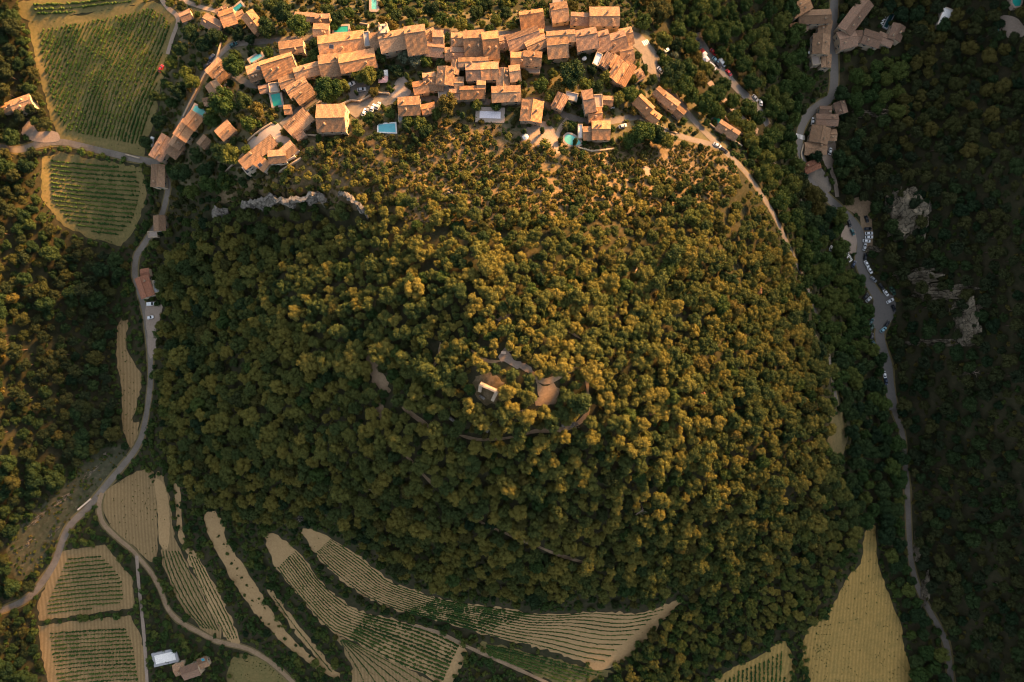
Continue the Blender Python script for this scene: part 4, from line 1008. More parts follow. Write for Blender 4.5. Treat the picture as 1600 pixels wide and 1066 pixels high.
def rock(label, x, y, rx, ry, h, mat, seed, name='rock_outcrop', sub=4, rot=0.0):
    import bmesh
    bm = bmesh.new(); bmesh.ops.create_icosphere(bm, subdivisions=sub, radius=1)
    X, Y, Z = G1(x, y); s = (CAM_Z-Z)/F; rx *= s; ry *= s
    for v in bm.verts:
        d = v.co.copy()
        nz = mnoise.fractal(d*1.7+Vector((seed*3.1, 0, 0)), 1.0, 2.0, 4); n2 = mnoise.noise(d*5+Vector((seed, 2, 2)))
        n3 = mnoise.noise(d*11+Vector((seed, 5, 1)))
        k = 1+0.3*nz+0.22*n2+.12*n3
        px_, py_ = d.x*rx*k, d.y*ry*k
        px_, py_ = px_*math.cos(rot)-py_*math.sin(rot), px_*math.sin(rot)+py_*math.cos(rot)
        v.co = Vector((px_, py_, float(H(X+px_, Y+py_))-Z-0.8+max(-0.4, d.z)*h*(1+.9*nz)+n2*0.55*h+n3*.4*h+(.3*h*abs(mnoise.noise(d*19)))))
    me = bpy.data.meshes.new(name); bm.to_mesh(me); bm.free(); me.materials.append(M[mat])
    o = link(name, me, None, (X, Y, Z)); tag(o, label, 'rock')
    zpoly([(x+rx/s*.6*math.cos(a_*.785), y+ry/s*.6*math.sin(a_*.785)) for a_ in range(8)], 0)
    return o
rock('broad grey-brown rock face above the valley road on the right slope', 1412, 338, 28, 42, 5, 'darkrock', 1)
rock('pale crumbling rock top right of the valley parking', 1432, 432, 30, 13, 4.5, 'darkrock', 2)
rock('rock rib curving down the right slope', 1470, 457, 34, 14, 4.5, 'darkrock', 3)
rock('tall rock edge facing left on the right slope', 1507, 500, 14, 40, 5, 'darkrock', 4)
rock('low rock shelf below the right rock rib', 1465, 536, 40, 6, 2, 'darkrock', 5)
rock('pale rock by the parked cars on the valley road', 1362, 392, 12, 9, 2, 'darkrock', 6)
rock('rocky ledge above the hamlet', 1365, 178, 30, 7, 2.5, 'darkrock', 7)
rock('pale stones in the right wood above the lower lane', 1508, 583, 10, 4, 1.5, 'darkrock', 8)
rock('pale rock strip beside the lower right lane', 1432, 855, 5, 26, 2, 'darkrock', 9)
rock('second pale rock strip beside the lower right lane', 1446, 920, 6, 28, 2, 'darkrock', 10)
rock('sunlit pale stones above the platform in the scrub', 705, 300, 14, 6, 1.2, 'rock', 11)
rock('pale stone hump amid the upper pines', 850, 302, 6, 12, 1.5, 'rock', 12)
rock('pinkish boulder poking out of the shaded pines', 490, 732, 9, 6, 2.2, 'rock', 13)
rock('pale ledge beside the castle loop path', 890, 665, 16, 7, 1.2, 'rock', 14)
rock('grey boulder in the lower pines', 780, 917, 9, 6, 2, 'darkrock', 15)
rock('pale rock on the lower forest edge', 470, 810, 9, 6, 1.5, 'rock', 16)
for i_, (x_, y_, l_) in enumerate(((60,810,40),(100,780,34),(140,740,34),(45,850,24),(165,712,18),(85,830,22))):
    rock(['lowest','long middle','upper','left','topmost','right-hand'][i_]+' streak of weathered rock on the dry slope left of the lane', x_, y_, l_*.6, 4.5, 1.1, 'darkrock', 20+i_, rot=.75)

# ------------------------------------------------------------------ swimming pools
def pool(label, pts_px, water, coping='paving', cov=None, rim=0.9, round_=False):
    """deck slab carried level on the slope, raised coping ring, water sheet inside"""
    c = (sum(p[0] for p in pts_px)/len(pts_px), sum(p[1] for p in pts_px)/len(pts_px))
    X, Y, Z = G1(*c)
    s = (CAM_Z-Z)/F
    W = [Vector(((x-800)*s-X, (533-y)*s-Y)) for x, y in (smooth_px(pts_px, 6, True) if round_ else pts_px)]
    if sum(a_.x*b_.y-a_.y*b_.x for a_, b_ in zip(W, W[1:]+W[:1])) < 0: W = W[::-1]
    def off(d):
        n = len(W); out = []
        for i in range(n):
            e0 = (W[i]-W[i-1]).normalized(); e1 = (W[(i+1) % n]-W[i]).normalized()
            m = (e0+e1).normalized(); nr = Vector((m.y, -m.x))
            out.append(W[i]+nr*d/max(0.4, nr.dot(Vector((e0.y, -e0.x)))))
        return out
    top = max(float(H(X+w.x, Y+w.y)) for w in off(rim))-Z+0.12
    t = empty('swimming_pool', (X, Y, Z)); tag(t, label, 'pool')
    o1 = off(rim); i0 = W; n = len(W)
    V = [(*w, top) for w in o1]+[(*w, top) for w in i0]+[(*w, top-3.0) for w in o1]+[(*w, top-0.35) for w in i0]
    Fc = []
    for i in range(n):
        j = (i+1) % n
        Fc += [(i, j, n+j, n+i), (2*n+i, 2*n+j, j, i), (n+i, n+j, 3*n+j, 3*n+i)]
    link('coping', new_mesh('coping', V, Fc, M[coping]), t)
    link('water' if not cov else 'cover', new_mesh('water', [(*w, top-(0.12 if not cov else -0.06)) for w in off(-0.01 if not cov else 0.12)], [tuple(range(n))], M[water]), t)
    link('basin', new_mesh('basin', [(*w, top-0.34) for w in off(0.02)], [tuple(range(n))], M[coping]), t)
    zpoly([(x+(x-c[0])*.35, y+(y-c[1])*.35) for x, y in pts_px], 0)
    return t
def rect(cx, cy, l, w, ang):
    a_ = math.radians(ang); ca, sa = math.cos(a_), math.sin(a_)
    return [(cx+ca*x*l/2-sa*y*w/2, cy+sa*x*l/2+ca*y*w/2) for x, y in ((-1,-1),(1,-1),(1,1),(-1,1))]
pool('slanted deep blue pool at the top beside the three-roofed house', rect(372,14,18,7,-36), 'w_deep')
pool('teal green pool above the upper row houses', rect(534,48,22,9,-2), 'w_teal')
pool('small upright turquoise pool at the top edge', rect(586,11,8,15,0), 'w_pale', rim=1.2)
pool('slanted turquoise pool beside the roof-opening house', rect(401,92,20,6,-32), 'w_blue')
pool('emerald green pool in a brick terrace in the village', rect(434,158,14,19,-12), 'w_teal', 'roof_br' if False else 'paving')
pool('blue-green pool in a walled court beside the western street', rect(314,175,18,9,28), 'w_pale')
pool('bright sky blue pool on the sunny bank below the square', [(592,196),(618,194),(619,208),(592,207)], 'w_blue', 'white', rim=0.6)
pool('long pool under a pale lavender cover beside the lower street', rect(766,181,32,10,2), 'cover', 'paving', cov=True, rim=2.0)
pool('kidney shaped pale turquoise pool under the palm', [(883,214),(889,211),(896,214),(903,219),(907,225),(900,228),(889,227),(882,221)], 'w_pale', 'paving', round_=True)
pool('small kidney shaped green pool beside the diagonal road house', [(1113,187),(1118,184),(1124,187),(1126,192),(1121,194),(1116,191)], 'w_teal', 'paving', round_=True)
pool('long dark pool with loungers in the right valley garden', rect(1388,33,24,6,-63), 'w_black', 'grey_sheet', rim=0.5)
pool('irregular green pool in the upper right corner', [(1576,-8),(1590,-8),(1590,6),(1588,13),(1580,14),(1576,8)], 'w_teal', 'gravel')
pool('small pale pool by the drive in the upper right wood', rect(1556,48,5,10,15), 'w_pale', 'gravel')
pool('pool under a bright white cover at the bottom left farm', rect(260,1026,31,13,-13), 'white', 'grey_sheet', cov=True, rim=1.6)

# ------------------------------------------------------------------ vehicles
def paint(name, c): return flat_mat(name, c, 0.28, 0.5)
CARCOL = {'white': (.70,.70,.70), 'black': (.012,.013,.016), 'grey': (.17,.18,.19), 'dark blue': (.02,.035,.075), 'teal': (.015,.075,.08),
          'green': (.02,.06,.035), 'light blue': (.22,.40,.46), 'red': (.42,.025,.03), 'silver': (.40,.41,.42)}
CARM = {k: paint(k.replace(' ', '_')+'_car_paint', v) for k, v in CARCOL.items()}
def loft(sections):
    """sections: list of (x, half width, z0, z1) cross-sections with softened upper edges"""
    V = []; Fc = []
    for x, hw, z0, z1 in sections:
        c = min(0.14, (z1-z0)*.35)
        V += [(x,-hw*.93,z0),(x,-hw,z0+c),(x,-hw,z1-c),(x,-hw+c*.9,z1),(x,hw-c*.9,z1),(x,hw,z1-c),(x,hw,z0+c),(x,hw*.93,z0)]
    n = len(sections)
    for i in range(n-1):
        for k in range(8):
            a_, b_ = i*8+k, i*8+(k+1) % 8
            Fc.append((a_, b_, b_+8, a_+8))
    Fc += [tuple(range(8))[::-1], tuple((n-1)*8+k for k in range(8))]
    return V, Fc
CARMESH = {}
def car_meshes(kind, col):
    key = (kind, col)
    if key in CARMESH: return CARMESH[key]
    p = CARM[col]
    if kind == 'car':
        body = loft([(-2.12,.72,.38,.80),(-2.0,.84,.28,.92),(-1.2,.88,.25,.95),(0,.89,.25,.93),(1.0,.88,.25,.92),(1.75,.82,.28,.78),(2.1,.68,.36,.62)])
        glass = loft([(-1.75,.66,.90,.97),(-1.25,.68,.90,1.36),(-.2,.69,.90,1.43),(.35,.68,.90,1.38),(1.02,.66,.88,.95)])
        roof = loft([(-1.22,.60,1.35,1.40),(-.9,.61,1.37,1.45),(-.2,.62,1.40,1.475),(.28,.60,1.37,1.43)])
    else:
        body = loft([(-2.55,.90,.35,1.75),(-2.4,.98,.28,1.98),(-.5,.99,.28,2.02),(1.05,.98,.28,1.95),(1.55,.95,.28,1.30),(2.35,.90,.30,1.12),(2.6,.78,.38,.85)])
        glass = loft([(.95,.86,1.30,1.98),(1.12,.88,1.28,1.93),(1.66,.84,1.16,1.33)])
        roof = loft([(-2.3,.80,1.97,2.02),(-.5,.82,2.01,2.07),(.9,.80,1.95,2.0)])
    wh = MB(); n = 10
    wh.add([(0.31*math.cos(6.283*i/n), y, 0.31*math.sin(6.283*i/n)) for y in (-.1,.1) for i in range(n)],
           [tuple(range(n)), tuple(range(n,2*n))[::-1]]+[(i,n+i,n+(i+1)%n,(i+1)%n) for i in range(n)])
    lt = MB(); lt.box(-.06,.06,-.16,.16,-.07,.07)
    r = CARMESH[key] = (new_mesh('body', *body, p), new_mesh('windows', *glass, M['glass']), new_mesh('roof', *roof, p), wh.mesh('wheel', M['rubber']), lt.mesh('headlight', M['white']))
    return r
def vehicle(x, y, ang, col, label, kind='car', group=None):
    X, Y, Z = G1(x, y)
    a_ = math.radians(ang)
    zz = max(float(H(X+math.cos(a_)*q, Y+math.sin(a_)*q)) for q in (-2, 0, 2))
    t = empty('parked_car' if kind == 'car' else 'parked_van', (X, Y, zz+0.30), a_)
    tag(t, label, 'car' if kind == 'car' else 'van', group)
    d1, d2 = float(H(X+math.cos(a_)*1.5, Y+math.sin(a_)*1.5)), float(H(X-math.cos(a_)*1.5, Y-math.sin(a_)*1.5))
    t.location.z = (d1+d2)/2+0.30
    t.rotation_euler = (0, -math.atan2(d1-d2, 3.0), a_)
    body, glass, roof, wheel, light = car_meshes(kind, col)
    link('body', body, t); link('windows', glass, t); link('roof', roof, t)
    L, w_, hz, fx_ = (1.32, .80, .62, 2.04) if kind == 'car' else (1.6, .88, .75, 2.52)
    for sx in (-1, 1):
        for sy in (-1, 1): link('wheel', wheel, t, (sx*L, sy*w_, .31))
    for sy in (-1, 1): link('headlight', light, t, (fx_, sy*.52, hz-.02))
    zline([(x, y), (x+.1, y)], 14)
    return t
# (x, y, angle, colour) by place; each row is listed from its top end to its bottom end
ORD = ['first', 'second', 'third', 'fourth', 'fifth', 'sixth', 'seventh', 'eighth']
def fleet(place, rows, group):
    cnt = {}
    for r in rows: cnt[(r[3], r[4] if len(r) > 4 else 'car')] = cnt.get((r[3], r[4] if len(r) > 4 else 'car'), 0)+1
    seen = {}
    for r in rows:
        kind = r[4] if len(r) > 4 else 'car'; k = (r[3], kind)
        i = seen.get(k, 0); seen[k] = i+1
        word = kind
        lab = f'{r[3]} {word} {place}' if cnt[k] == 1 else f'{ORD[i]} {r[3]} {word} from the top {place}'
        vehicle(r[0], r[1], r[2], r[3], lab, kind, group)
fleet('in the small car yard of the village', [(568,125,15,'white'),(549,133,25,'white'),(566,141,5,'silver')], 'cars in the village yard')
fleet('on the western village street', [(366,71,25,'teal'),(332,91,50,'dark blue'),(325,103,50,'black')], 'cars on the western street')
fleet('in the dead-end yard behind the western houses', [(352,135,35,'black')], 'cars on the western street')
fleet('at the edge of the village square', [(591,167,70,'silver'),(583,170,70,'white'),(576,173,70,'grey'),(570,177,70,'white')], 'cars on the village square')
fleet('beside the tiled house at the western lane', [(239,222,70,'white','van')], 'vans')
fleet('at the edge of the large vineyard', [(253,108,60,'red')], 'lone cars')
fleet('on the upper street beside the long diagonal house', [(1053,182,-30,'grey')], 'lone cars')
fleet('on the road bend below the village', [(1120,228,-25,'white'),(1130,236,-30,'black')], 'cars on the road bend')
fleet('near the square at the east end of the village', [(1041,80,40,'white'),(1031,111,-40,'white')], 'cars near the east square')
fleet('beside the house with the white terrace', [(972,198,20,'silver')], 'lone cars')
fleet('in the market street', [(1091,70,-70,'black'),(1113,82,-35,'red'),(1117,95,-40,'light blue'),(1127,99,-45,'white','van'),(1121,103,-45,'black'),(1111,105,-30,'white','van'),(1138,115,-50,'red'),(1179,154,-45,'silver'),(1188,162,80,'white')], 'vehicles in the market street')
fleet('at the roadside hamlet', [(1269,190,80,'white'),(1296,237,75,'white'),(1289,240,30,'black')], 'cars at the hamlet')
fleet('on the dirt verge of the valley road', [(1353,343,-70,'black'),(1355,358,0,'black'),(1357,365,0,'white'),(1357,371,0,'white'),(1353,377,-5,'white'),(1350,386,75,'silver')], 'cars on the dirt verge')
fleet('in the lay-by under the round trees', [(1326,350,-70,'black'),(1331,363,-65,'teal'),(1323,383,5,'teal')], 'cars in the lay-by')
fleet('on the side turning in the trees', [(1289,383,55,'white'),(1297,389,55,'white')], 'cars on the side turning')
fleet('along the valley road above the wide bay', [(1351,401,85,'black'),(1333,413,60,'dark blue'),(1353,413,-60,'white'),(1358,423,-60,'white'),(1364,437,-45,'grey')], 'cars along the valley road')
fleet('around the wide bay of the valley road', [(1376,448,-55,'black'),(1391,451,-70,'green'),(1383,458,-55,'white'),(1395,456,-70,'green'),(1352,463,50,'black'),(1356,468,45,'silver'),(1390,470,35,'white'),(1395,482,-70,'black')], 'cars around the wide bay')
fleet('where the valley road narrows below the bay', [(1360,503,50,'teal'),(1385,506,55,'black'),(1361,512,55,'green'),(1379,515,40,'light blue'),(1361,526,70,'black'),(1365,538,-60,'teal')], 'cars below the wide bay')
fleet('on the lane below the parking at the right', [(1381,586,-75,'white'),(1383,596,-80,'dark blue')], 'cars on the lower lane')
fleet('on the forecourt of the red roofed farm', [(239,475,3,'white','van'),(237,496,10,'white')], 'vehicles at the red roofed farm')

# market stall with red and white cloths, awning, parasols, loungers
def stall(x, y, ang, label, c1, c2, w=3.2, d=2.6):
    X, Y, Z = G1(x, y)
    t = empty('market_stall', (X, Y, Z), math.radians(ang)); tag(t, label, 'stall')
    for sx in (-1, 1):
        for sy in (-1, 1):
            b = MB(); b.cyl((sx*(w/2-.1), sy*(d/2-.1)), .05, .05, -.3, 2.3, 6); b.build('pole', M['grey_sheet'], t)
    b = MB()
    hw, hd = w/2, d/2
    b.add([(-hw,-hd,2.3),(0,-hd,2.3),(0,0,3.0),(-hw,hd,2.3),(0,hd,2.3)], [(0,1,2),(0,2,3),(3,2,4)], 0)
    b.add([(0,-hd,2.302),(hw,-hd,2.302),(hw,hd,2.302),(0,hd,2.302),(0,0,3.002)], [(0,1,4),(1,2,4),(2,3,4)], 1)
    b.build('canopy', [M[c1], M[c2]], t)
    b = MB(); b.box(-hw+.2,hw-.2,-hd+.3,hd-.3,.75,.85); b.box(-hw+.4,-hw+.5,-.1,.1,-.2,.749); b.box(hw-.5,hw-.4,-.1,.1,-.2,.749); b.build('counter', M['wood'], t)
stall(1096, 86, -50, 'market stall with a red and white canopy in the tree-lined street', 'red_cloth', 'white', 4, 3.4)
stall(1101, 95, -50, 'white market stall below the red canopied one', 'white', 'cover', 3.4, 2.8)
stall(600, 118, 5, 'pink and white awning in the courtyard above the plaza', 'pink_cloth', 'white', 4.6, 3.2)
stall(600, 127, 2, 'pink awning nearest the plaza', 'pink_cloth', 'pink_cloth', 4.6, 3.2)
def parasol(x, y, label, mat, r=1.6):
    X, Y, Z = G1(x, y)
    t = empty('parasol', (X, Y, Z)); tag(t, label, 'parasol')
    b = MB(); b.cyl((0,0), .04, .04, -.2, 2.5, 6); b.cyl((0,0), .35, .3, 0, .1, 8); b.build('pole', M['grey_sheet'], t)
    b = MB(); n = 8
    b.add([(r*math.cos(6.283*i/n), r*math.sin(6.283*i/n), 2.15) for i in range(n)]+[(0,0,2.7)], [(i,(i+1)%n,n) for i in range(n)]); b.build('canopy', M[mat], t)
parasol(1378, 24, 'red parasol beside the dark pool in the right valley', 'red_cloth')
parasol(840, 193, 'white parasol on the gravel yard below the square house', 'white', 1.3)
parasol(818, 92, 'white parasol on the terrace of the central house', 'white', 1.1)
parasol(912, 94, 'white parasol in the small court under the upper row', 'white', 1.2)
parasol(821, 216, 'white parasol at the left edge of the gravel yard', 'white', 1.5)
parasol(1263, 85, 'white parasol on the pink terrace of the broken stone house', 'white', 1.1)
def lounger(x, y, ang, label, group):
    X, Y, Z = G1(x, y)
    t = empty('sun_lounger', (X, Y, Z), math.radians(ang)); tag(t, label, 'lounger', group)
    b = MB(); b.box(-.95,.35,-.33,.33,.28,.38); b.build('seat', M['white'], t)
    b = MB(); b.add([(.36,-.33,.28),(.95,-.33,.62),(.95,.33,.62),(.36,.33,.28),(.36,-.33,.38),(.93,-.33,.72),(.93,.33,.72),(.36,.33,.38)], [(0,3,2,1),(4,5,6,7),(0,1,5,4),(1,2,6,5),(2,3,7,6),(3,0,4,7)]); b.build('backrest', M['white'], t)
    for sx in (-.8, .3):
        for sy in (-.28, .28):
            b = MB(); b.box(sx-.04,sx+.04,sy-.04,sy+.04,-.3,.279); b.build('leg', M['grey_sheet'], t)
for i_, (x_, y_) in enumerate(((1381,28),(1380,32),(1378,36),(1376,40))):
    lounger(x_, y_, 25, ['top', 'second', 'third', 'lowest'][i_]+' white lounger in the row beside the dark pool', 'loungers by the dark pool')
for i_, (x_, y_) in enumerate(((957,165),(957,169),(956,173))):
    lounger(x_, y_, 5, ['top', 'middle', 'bottom'][i_]+' white lounger in the yellow yard of the village', 'loungers in the yellow yard')
# pergola over the terrace under the square tiled house
X, Y, Z = G1(829, 194)
t = empty('pergola', (X, Y, Z)); tag(t, 'dark timber pergola along the front of the square tiled house', 'pergola')
for k in range(6):
    b = MB(); b.box(-4.3+k*1.72-.08,-4.3+k*1.72+.08,-1.5,1.5,2.4,2.55); b.build('rafter', M['wood'], t)
for sx in (-4.3, 0, 4.3):
    b = MB(); b.box(sx-.09,sx+.09,-1.5,-1.32,-.5,2.399); b.build('post', M['wood'], t)
# orientation table on the platform
X, Y, Z = G1(787, 551)
t = empty('stone_table', (X, Y, Z)); tag(t, 'small pale stone orientation table on the hilltop platform', 'table')
b = MB(); b.cyl((0,0), .45, .38, -.2, .8, 8); b.build('pedestal', M['rock'], t)
b = MB(); b.box(-1.0,1.0,-.55,.55,.802,.98); b.build('top', M['lime'], t)
# skylights and solar panels lying on roofs
def panel(x, y, h, ang, l, w, label, name='skylight', mat='dark_panel', cat='skylight', tilt=0.29, tdir=1):
    X, Y, Z = G1(x, y, h)
    t = empty(name, (X, Y, Z+h), math.radians(ang)); tag(t, label, cat)
    t.rotation_euler = (tilt*tdir, 0, math.radians(ang))
    b = MB(); b.box(-l/2-.1,l/2+.1,-w/2-.1,w/2+.1,-.25,.0); b.build('frame', M['grey_sheet'], t)
    b = MB(); b.box(-l/2,l/2,-w/2,w/2,.003,.06); b.build('pane', M[mat], t)
panel(406, 258, 7.6, 38, 1.6, 1.4, 'small blue-black roof light on the lower roof of the big villa')
panel(404, 106, 8.6, -18, 1.8, 1.6, 'dark roof opening on the house beside the slanted pool', tdir=-1)
panel(518, 73, 9.2, -8, 2.0, 1.6, 'blue-grey roof light on the long upper row house', tdir=1)
panel(317, 1031, 5.6, 18, 1.6, 1.6, 'blue roof light on the small pool house', mat='w_deep')

# ------------------------------------------------------------------ foliage meshes
ICO_V = None
def ico(sub):
    import bmesh
    bm = bmesh.new(); bmesh.ops.create_icosphere(bm, subdivisions=sub, radius=1)
    V = np.array([v.co[:] for v in bm.verts]); Fc = np.array([[v.index for v in f.verts] for f in bm.faces]); bm.free()
    return V, Fc
ICO1 = ico(1); ICO2 = ico(2)

def crown_arrays(rng, lobes, tufts, leaf, tris=4, core=0.86):
    """lobes: list of (centre, radius, squash). Rough solid cores carry many small leaf blades standing off their surface."""
    Vs = []; Ts = []; nb = 0
    for c, r, sq in lobes:
        v, f = ICO1
        k = 1+rng.uniform(-.2, .14, (len(v), 1))
        q = v*k*r*core; q[:, 2] *= sq
        Vs.append(q+c); Ts.append(f+nb); nb += len(v)
        n = int(tufts*r*r)
        d = rng.normal(size=(n*2, 3)); d /= np.linalg.norm(d, axis=1)[:, None]
        d = d[d[:, 2] > -0.45][:n]; n = len(d)
        pos = d*r*(rng.uniform(.86, 1.10, (n, 1))); pos[:, 2] *= sq; pos += c
        # each tuft: several blades around its own centre
        for _ in range(tris):
            p = pos+rng.normal(size=(n, 3))*leaf*0.55
            nr = d+rng.normal(size=(n, 3))*0.55; nr /= np.linalg.norm(nr, axis=1)[:, None]
            a_ = np.cross(nr, rng.normal(size=(n, 3))); a_ /= np.linalg.norm(a_, axis=1)[:, None]
            b_ = np.cross(nr, a_)
            s = leaf*rng.uniform(.7, 1.35, (n, 1))
            t = np.stack([p-a_*s*.6-b_*s*.5, p+a_*s*.6-b_*s*.45, p+b_*s*.75], 1).reshape(-1, 3)
            Vs.append(t); Ts.append(np.arange(3*n).reshape(-1, 3)+nb); nb += 3*n
    return np.concatenate(Vs), np.concatenate(Ts)

def trunk_arrays(rng, h, r, limbs, spread):
    b = MB()
    bend = rng.uniform(-.06, .06, 2)
    mid = (bend[0]*h, bend[1]*h, h*.5); top = (0, 0, h)
    b.tube((0, 0, -1.2), mid, r*1.25, r*.85, 6); b.tube(mid, top, r*.85, r*.5, 6)
    for i in range(limbs):
        a_ = 6.283*i/limbs+rng.uniform(-.4, .4); z0 = h*rng.uniform(.55, .9)
        e = (spread*math.cos(a_)*rng.uniform(.6, 1), spread*math.sin(a_)*rng.uniform(.6, 1), z0+spread*rng.uniform(.35, .7))
        b.tube((mid[0]*.6, mid[1]*.6, z0), e, r*.42, r*.14, 5)
    return b

def make_variant(kind, seed):
    """returns (trunk mesh, crown mesh, whole mesh). Sizes are for a crown radius of 1 m times its own scale; trunk included"""
    rng = np.random.default_rng(seed)
    L = []
    if kind in ('pine', 'pine_dark'):
        R = 3.7*rng.uniform(.88, 1.12); ht = rng.uniform(3.2, 5.4); dome = rng.uniform(1.5, 3.2)
        n = rng.integers(12, 24)
        ecc = rng.uniform(.8, 1.2)
        for i in range(n):
            rr = R*0.76*math.sqrt(rng.uniform(0.02, 1)); a_ = i*2.4+rng.uniform(-.5, .5)
            z = ht+dome*math.sqrt(max(0, 1-(rr/R)**2))+rng.uniform(-.7, .7)
            L.append((np.array([rr*math.cos(a_)*ecc, rr*math.sin(a_)/ecc, z]), R*rng.uniform(.15, .38), rng.uniform(.65, .95)))
        L.append((np.array([0, 0, ht+.4]), R*.55, .6))
        tufts, leaf, tr = 40, 0.29, 4
        tk = trunk_arrays(rng, ht+1.2, .24, 5, 2.2)
    elif kind in ('leaf', 'leaf_dark', 'leaf_gold'):
        R = 4.0; ht = rng.uniform(2.4, 3.4)
        n = rng.integers(13, 19); ecc = rng.uniform(.85, 1.18)
        for i in range(n):
            rr = R*0.72*math.sqrt(rng.uniform(0.02, 1)); a_ = i*2.4+rng.uniform(-.6, .6)
            z = ht+3.1*math.sqrt(max(0, 1-(rr/R)**2))+rng.uniform(-.9, .6)
            L.append((np.array([rr*math.cos(a_)*ecc, rr*math.sin(a_)/ecc, z]), R*rng.uniform(.24, .38), rng.uniform(.75, 1)))
        L.append((np.array([0, 0, ht+.8]), R*.62, .8))
        tufts, leaf, tr = 36, 0.32, 4
        tk = trunk_arrays(rng, ht+1.0, .28, 5, 2.4)
    elif kind == 'olive':
        R = 2.6; ht = 1.5
        for i in range(9):
            rr = R*.65*math.sqrt(rng.uniform(0.02, 1)); a_ = i*2.4+rng.uniform(-.6, .6)
            L.append((np.array([rr*math.cos(a_), rr*math.sin(a_), ht+1.5*math.sqrt(max(0, 1-(rr/R)**2))+rng.uniform(-.5, .4)]), R*rng.uniform(.25, .42), .85))
        tufts, leaf, tr = 30, 0.3, 4
        tk = trunk_arrays(rng, ht+.6, .2, 4, 1.4)
    elif kind == 'cypress':
        for i in range(11):
            z = .8+i*.75; r = 1.05*math.sin(math.pi*min(.97, (i+1.5)/13.2))**.8
            L.append((np.array([rng.uniform(-.12, .12), rng.uniform(-.12, .12), z]), max(.25, r), 1.1))
        tufts, leaf, tr = 60, 0.24, 3
        tk = trunk_arrays(rng, 3, .16, 0, 1)
    else:                                # shrub
        R = 1.5; n = rng.integers(5, 9)
        for i in range(n):
            rr = R*.62*math.sqrt(rng.uniform(0, 1)); a_ = i*2.4+rng.uniform(-.6, .6)
            L.append((np.array([rr*math.cos(a_), rr*math.sin(a_), .35+.6*math.sqrt(max(0, 1-(rr/R)**2))+rng.uniform(-.2, .2)]), R*rng.uniform(.3, .5), .85))
        tufts, leaf, tr = 34, 0.24, 3
        tk = trunk_arrays(rng, .8, .09, 3, .7)
    V, T = crown_arrays(rng, L, tufts, leaf, tr)
    return tk, V, T

LEAFM = {'pine': 'pine', 'pine_dark': 'pine_dark', 'leaf': 'leaf', 'leaf_dark': 'leaf_dark', 'leaf_gold': 'leaf_gold', 'olive': 'olive', 'cypress': 'leaf_dark', 'shrub': 'shrubleaf', 'shrub_green': 'leaf'}
VARS = {}
def variants(kind, n):
    """meshes of the kind: (trunk, crown) pairs and joined ones for the masses"""
    if kind in VARS: return VARS[kind]
    out = []
    for i in range(n):
        tk, V, T = make_variant('shrub' if kind.startswith('shrub') else kind, 100+i*7+len(kind))
        mat = M[LEAFM[kind]]
        tm = tk.mesh('trunk', M['bark'])
        cm = tri_mesh('crown', V, T, mat)
        # joined
        tv = np.array(tk.v); tf = []
        for f in tk.f:
            for q in range(1, len(f)-1): tf.append((f[0], f[q], f[q+1]))
        tf = np.array(tf)
        jm = tri_mesh('tree', np.concatenate([V, tv]), np.concatenate([T, tf+len(V)]), [mat, M['bark']], np.concatenate([np.zeros(len(T), np.int32), np.ones(len(tf), np.int32)]))
        out.append((tm, cm, jm))
    VARS[kind] = out
    return out
NV = {'pine': 14, 'pine_dark': 5, 'leaf': 6, 'leaf_dark': 4, 'leaf_gold': 5, 'olive': 3, 'cypress': 2, 'shrub': 4, 'shrub_green': 4}

